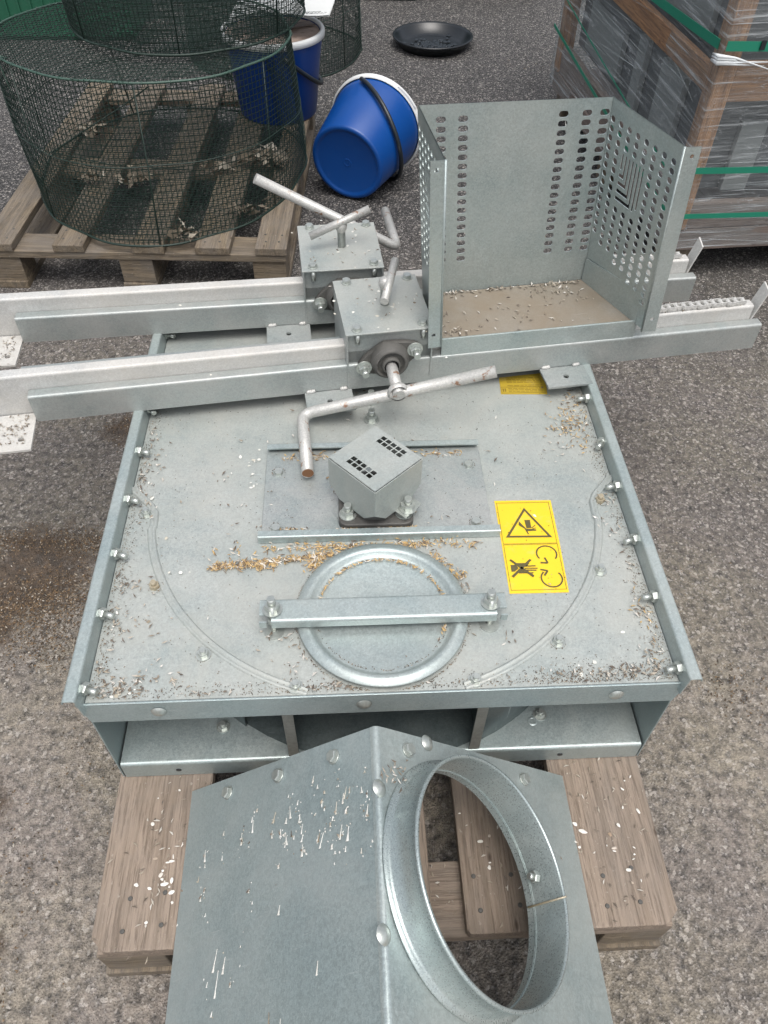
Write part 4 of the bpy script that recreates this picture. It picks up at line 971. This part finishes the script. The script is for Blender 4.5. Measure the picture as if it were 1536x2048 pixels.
mb = MB(); p = Vector(P1(radians(222), 1, 1.0)); mb.tube([p + Vector((.0, -.012, -.10)), p + Vector((-.006, -.012, -.04)), p + Vector((-.012, -.010, .004)), p + Vector((-.004, -.004, .012)), p + Vector((.006, .004, .004))], .0018, 8); mb.build('wire_hook', M_WIREL, cg1)
mb = MB(); mb.tube([(-.40, .02, .03), (-.33, .12, .05), (-.2, .22, .10), (-.12, .28, .14)], .0025, 6); mb.tube([(-.40, .02, .03), (-.2, -.02, .012), (.1, -.04, .008)], .0016, 6); mb.build('brace_wire', M_WIRE, cg1)
cg2, _ = wire_cage('smaller round wire cage stacked on top of the largest one', (-.62, 2.648, .541), (.344, .344), (.36, .36), (0, 0), .36, 170, 24, GR, .0145)
cg3, _ = wire_cage('round wire cage standing on the asphalt behind the upright bucket', (-.552, 4.016, .004), (.397, .397), (.38, .38), (0, 0), .42, 170, 28, GR, .016, top=False)
# dry leaves inside the largest cage: each crumpled clump is a thing
def leaf_clump(label, x, y, r, n, parent_z=.150):
    mb = MB()
    for _ in range(n * 3):
        a = random.uniform(0, 2 * pi); c = Vector((random.gauss(0, r * .45), random.gauss(0, r * .35), abs(random.gauss(.008, .008)))); L = random.uniform(.15, .55) * r; w = L * random.uniform(.15, .4)
        d = Vector((cos(a), sin(a), random.uniform(-.3, .6))).normalized(); u = d.orthogonal().normalized(); u = (Matrix.Rotation(random.uniform(0, 6), 3, d) @ u); k = Vector((0, 0, random.uniform(.1, .5) * L))
        mb.add([c - d * L, c - d * .3 * L + u * w + k, c - d * .3 * L - u * w * .7, c + d * .4 * L + u * w * .8, c + d * .4 * L - u * w + k, c + d * L + k * .7], [(0, 2, 1), (1, 2, 4, 3), (3, 4, 5)])
    zmin = min(v[2] for v in mb.v); mb.v = [(v[0], v[1], v[2] - zmin) for v in mb.v]
    o = mb.build('dry_leaf_clump', M_LEAF); o.location = (x, y, parent_z); tag(o, label, 'dry leaves', 'dry leaf clumps inside the largest wire cage')
leaf_clump('crumpled pale leaf clump at the left wall of the largest cage', -1.02, 2.70, .06, 12)
leaf_clump('long pale curled leaf near the middle of the largest cage floor', -.545, 2.46, .055, 7)
leaf_clump('biggest crumpled leaf clump, right of the curled leaf in the cage', -.405, 2.52, .075, 20)
leaf_clump('dark crumpled leaf clump left of centre on the cage floor', -.79, 2.36, .055, 12)
leaf_clump('upright pale leaf clump at the lower right of the cage floor', -.42, 2.20, .05, 9)
leaf_clump('dark twiggy leaf clump at the front edge of the cage', -.59, 2.05, .05, 8)
leaf_clump('small brown leaf clump at the far left of the cage floor', -.93, 2.36, .04, 7)
o = None
mb = MB(); nn = 10; vs = []
for i in range(nn + 1):
    for j in range(nn + 1): u, v = i / nn, j / nn; vs.append((u * .34, v * .26, .012 * sin(u * 5 + v * 3) + .02 * u))
fs = [(i * (nn + 1) + j, (i + 1) * (nn + 1) + j, (i + 1) * (nn + 1) + j + 1, i * (nn + 1) + j + 1) for i in range(nn) for j in range(nn)]
mb.add(vs, fs, True); mb.add([(a, b, c - .004) for a, b, c in vs], [f_[::-1] for f_ in fs], True)
pap = mb.build('paper_sheet', M_PAPER); pap.location = (-.545, 2.905, .452); pap.rotation_euler = (radians(4), radians(-4), radians(-8)); tag(pap, 'white paper sheet with handwriting lying on the white bucket rim', 'paper')
mb = MB(); random.seed(3)
for (row, n_) in ((.032, 5), (.018, 7)):
    x = .245
    for k in range(n_):
        pts = [(x + .011 * t / 5, row + random.uniform(-.003, .005), .012 * sin((x / .34) * 5 + row / .26 * 3) + .02 * x / .34 + .0012) for t in range(6)]; mb.tube(pts, .0007, 4); x += .0125
mb.build('handwriting', M_BLK, pap)

# ---------------------------------------------------------------- green crates at the far edge
def crate(label, loc, rz, w, d, h, m, nm='plastic_crate'):
    c = thing(nm, label, 'crate', loc, rz, 'plastic crates along the back')
    mb = MB(); mb.box(-w / 2, w / 2, -d / 2, d / 2, 0, .008)
    for s in (-1, 1):
        mb.box(-w / 2, w / 2, s * d / 2 - .004, s * d / 2 + .004, .009, h); mb.box(s * w / 2 - .004, s * w / 2 + .004, -d / 2 + .005, d / 2 - .005, .009, h)
    mb.build('body', m, c, bevel=.002)
    mb = MB()
    for z in (.02, h * .5, h - .03):
        mb.box(-w / 2 - .012, w / 2 + .012, -d / 2 - .014, -d / 2 - .005, z, z + .02)
    k = int(w / .055)
    for i in range(k + 1): x = -w / 2 + i * w / k; mb.box(x - .004, x + .004, -d / 2 - .0125, -d / 2 - .0045, .041, h * .5 - .001); mb.box(x - .004, x + .004, -d / 2 - .0125, -d / 2 - .0045, h * .5 + .021, h - .031)
    mb.build('rib', m, c)
crate('bright green plastic crate at the far left behind the cages', (-1.72, 4.35, 0), radians(3), .95, .5, .42, M_GREEN)
crate('dark green crate behind the stacked wire cages', (-.88, 4.95, 0), radians(2), .62, .45, .40, M_DGREEN)
crate('dark green crate just behind the rear wire cage', (-.20, 5.02, 0), radians(1), .62, .42, .36, M_DGREEN)
crate('dark green crate at the top edge, beyond the black bowl', (.46, 5.09, 0), radians(1), .60, .42, .36, M_DGREEN)

# ---------------------------------------------------------------- film-wrapped crate pallet
CW = thing('wrapped_crate', 'tall wooden crate wrapped in clear stretch film with green straps', 'crate', (.80, 2.10, 0), radians(7.5))
WX, WY, WZ = .95, 1.30, 1.05
def cbox(name, m, x0, x1, y0, y1, z0, z1, bevel=.002, label=None):
    L = (x1 - x0, y1 - y0, z1 - z0); k = L.index(max(L)); o = MB()
    c = ((x0 + x1) / 2, (y0 + y1) / 2, (z0 + z1) / 2)
    if k == 0: dims, rot = (L[0], L[1], L[2]), (0, 0, 0)
    elif k == 1: dims, rot = (L[1], L[0], L[2]), (0, 0, pi / 2)
    else: dims, rot = (L[2], L[1], L[0]), (0, pi / 2, 0)
    o.box(-dims[0] / 2, dims[0] / 2, -dims[1] / 2, dims[1] / 2, -dims[2] / 2, dims[2] / 2)
    ob = o.build(name, m, CW, bevel=bevel, label=label); ob.location = c; ob.rotation_euler = rot; return ob
M_GPAN = plastic('dark_grey_panel', (.075, .082, .088), .5); M_LPAN = plastic('pale_grey_panel', (.20, .215, .215), .5)
for x in (.04, .45, .86):
    for y in (.03, .62, 1.2): cbox('foot_block', M_WOODG, x - .0, x + .09, y, y + .09, 0, .098)
cbox('base_board', M_WOODP, .012, WX - .012, .012, .10, .1, .165); cbox('base_board', M_WOODP, .012, .1, .105, WY - .012, .1, .165); cbox('base_deck', M_WOODP, .105, WX - .012, .105, WY - .012, .12, .16)
cbox('lower_rail', M_WOODP, .052, WX - .05, .016, .045, .167, .24); cbox('lower_rail', M_WOODP, .016, .045, .06, WY - .05, .167, .26)
for (x, y) in ((.008, .008), (WX - .06, .008), (.008, WY - .06), (WX - .06, WY - .06)): cbox('corner_post', M_WOODO, x, x + .05, y, y + .05, .168, WZ)
cbox('front_board', M_WOODO, .06, WX - .06, .014, .04, .515, .605, label='broad orange-brown board'); cbox('front_board', M_WOODO, .06, WX - .06, .014, .04, WZ - .10, WZ - .01)
cbox('side_board', M_WOODO, .014, .036, .06, WY - .06, .525, .585, label='slanting orange-brown side board'); cbox('side_board', M_WOODO, .014, .036, .06, WY - .06, WZ - .10, WZ - .01)
cbox('upright_post', M_WOODO, .215, .25, .05, .08, .555, WZ - .02)
cbox('inner_panel', M_GPAN, .07, WX - .06, .09, .11, .25, .95); cbox('inner_panel', M_GPAN, .07, .09, .12, WY - .07, .27, .95)
for (x0, x1, z0, z1) in ((.16, .235, .25, .44), (.40, .52, .25, .44), (.62, .70, .25, .44), (.30, .55, .56, .8)): cbox('pale_panel', M_LPAN, x0, x1, .07, .088, z0, z1)
for (y0, y1, z0, z1) in ((.25, .42, .27, .49), (.55, .62, .27, .49), (.75, 1.1, .3, .45), (.2, .5, .6, .9), (.7, 1.15, .6, .9)): cbox('pale_panel', M_LPAN, .05, .068, y0, y1, z0, z1)
cbox('lid_board', M_WOODO, .0, WX, .0, WY, WZ + .001, WZ + .02)
# film: sheet round the crate, pulled inward between posts
mb = MB(); per = []; nseg = 60
def perim(s):
    tot = 2 * (WX + WY); d = s * tot; r = .02
    if d < WX: return (d, -.004 + .018 * sin(pi * d / WX) ** .6, 0)
    d -= WX
    if d < WY: return (WX + .004, d, 0)
    d -= WY
    if d < WX: return (WX - d, WY + .004, 0)
    d -= WX; return (-.004 + .022 * sin(pi * d / WY) ** .6, WY - d, 0)
ns, nz = 150, 44; vs = []
for j in range(nz + 1):
    z_ = .112 + (WZ - .10) * j / nz
    for i in range(ns):
        x, y, _ = perim(i / ns); w = .0035 * noise.noise(Vector((x * 5, y * 5, z_ * 40))) + .004 * noise.noise(Vector((x * 3, y * 3, z_ * 12)))
        cx, cy = x - WX / 2, y - WY / 2; L = hypot(cx, cy); vs.append((x + cx / L * w, y + cy / L * w, z_ + .006 * noise.noise(Vector((x * 4, y * 4, z_ * 3)))))
fs = [(j * ns + i, j * ns + (i + 1) % ns, (j + 1) * ns + (i + 1) % ns, (j + 1) * ns + i) for j in range(nz) for i in range(ns)]
mb.add(vs, fs, True); mb.build('stretch_film', M_FILM, CW)
def rope(name, m, z0, z1, w, face, t=.0012, off=.010):
    mb = MB(); n = 40; vs = []
    for k in range(n + 1):
        u = k / n
        if face == 'front': x = u * WX; b = (x, -off + .006 * sin(pi * u), z0 + (z1 - z0) * u - .01 * sin(pi * u)); nn_ = (0, -1, 0)
        else: y = u * WY; b = (-off + .006 * sin(pi * u), y, z0 + (z1 - z0) * u - .012 * sin(pi * u)); nn_ = (-1, 0, 0)
        for dz in (-w / 2, w / 2):
            for h in (0, t): vs.append((b[0] + nn_[0] * h, b[1] + nn_[1] * h, b[2] + dz))
    fs = []
    for k in range(n): a, b_ = 4 * k, 4 * k + 4; fs += [(a, a + 1, b_ + 1, b_), (a + 1, a + 3, b_ + 3, b_ + 1), (a + 3, a + 2, b_ + 2, b_ + 3), (a + 2, a, b_, b_ + 2)]
    mb.add(vs, fs, False); return mb.build(name, m, CW)
rope('strap', M_STRAP, .655, .655, .022, 'front', off=.013); rope('strap', M_STRAP, .655, .62, .022, 'side', off=.013)
rope('strap', M_STRAP, .352, .352, .017, 'front', off=.013); rope('strap', M_STRAP, .222, .222, .014, 'front', off=.013)
rope('strap', M_STRAP, .222, .315, .012, 'side', off=.013); rope('strap', M_STRAP, .31, .44, .005, 'side', off=.0155)
mb = MB(); mb.box(.0, .012, -.001, .002, .0, .021); o = mb.build('strap_mark', M_BLK, CW); o.location = (.085, -.0165, .6455)
mb = MB(); mb.box(-.0012, .0005, -.0012, .0005, .0, .25)
mb = MB()
for k in range(5):
    zc = .61 + .022 * random.random(); x1 = random.uniform(.06, .2); pts = [(-.012, .02, zc), (-.010, -.012, zc + .003), (.03, -.016, zc + random.uniform(-.004, .004)), (x1, -.006, zc - random.uniform(.0, .05))]
    mb.tube(pts, [.002, .0055, .0028, .0006], 7)
mb.build('film_gather', M_CRUMP, CW)
mb = MB(); random.seed(11)
for k in range(26):
    z_ = random.uniform(.13, .95); x0_ = random.uniform(0, .5); x1_ = x0_ + random.uniform(.15, .45); dz = random.uniform(-.03, .03)
    mb.tube([(x0_, -.006, z_), ((x0_ + x1_) / 2, -.002 + random.uniform(-.003, .003), z_ + dz * .5 + random.uniform(-.004, .004)), (x1_, -.004, z_ + dz)], [.0006, .0018, .0006], 5)
for k in range(34):
    z_ = random.uniform(.13, .95); y0_ = random.uniform(0, .8); y1_ = y0_ + random.uniform(.15, .5); dz = random.uniform(-.05, .05)
    mb.tube([(-.006, y0_, z_), (-.002 + random.uniform(-.003, .003), (y0_ + y1_) / 2, z_ + dz * .5), (-.004, y1_, z_ + dz)], [.0005, .0015, .0005], 5)
mb.build('film_folds', M_FILM, CW, kind='stuff')

# ---------------------------------------------------------------- loose matter on the ground
random.seed(21)
def gscatter(n, x, y, sx, sy): return [(random.gauss(x, sx), random.gauss(y, sy), 0) for _ in range(n)]
mb = MB(); C = []
for (x, y, n_, sx, sy) in ((-.90, 1.04, 2200, .13, .022), (-.62, 1.04, 800, .06, .02), (-.72, .86, 1800, .08, .03), (-.66, .92, 900, .06, .03), (-.66, .78, 500, .06, .03), (-.85, .94, 700, .15, .05), (-.72, .50, 380, .035, .03), (-.63, .33, 350, .06, .06), (-.62, .20, 260, .06, .05), (.66, .72, 160, .03, .03), (-.5, .02, 200, .07, .05), (-.62, 1.42, 420, .05, .035), (.9, .9, 120, .15, .15), (.75, 3.9, 60, .2, .05), (-.5, .6, 120, .03, .1)):
    C += gscatter(n_, x, y, sx, sy)
spindles(mb, C, .002, .008, .0007, .0018, tilt=.5)
o = mb.build('brown_litter', M_GRIT); o['kind'] = 'stuff'; o['label'] = 'brown husk litter strewn over the asphalt beside the machine'
mb = MB(); C = [(random.uniform(-1.6, 1.6), random.uniform(-.1, 2.4), 0) for _ in range(9000)] + [(random.uniform(-2, 2), random.uniform(2.4, 5), 0) for _ in range(2500)]
for (x, y, z_) in C:
    r = random.choice((.0009, .0012, .0014, .0018, .0024)) * random.uniform(.8, 1.3); a = random.random() * 3; vs = [(x + r * cos(a + k * 2.1) * random.uniform(.8, 1.3), y + r * sin(a + k * 2.1), z_ - .0002) for k in range(3)] + [(x, y, z_ + r * .9)]
    mb.add(vs, [(0, 1, 3), (1, 2, 3), (2, 0, 3)])
o = mb.build('pale_grit', M_STONE); o['kind'] = 'stuff'; o['label'] = 'pale stone grit in the asphalt surface'
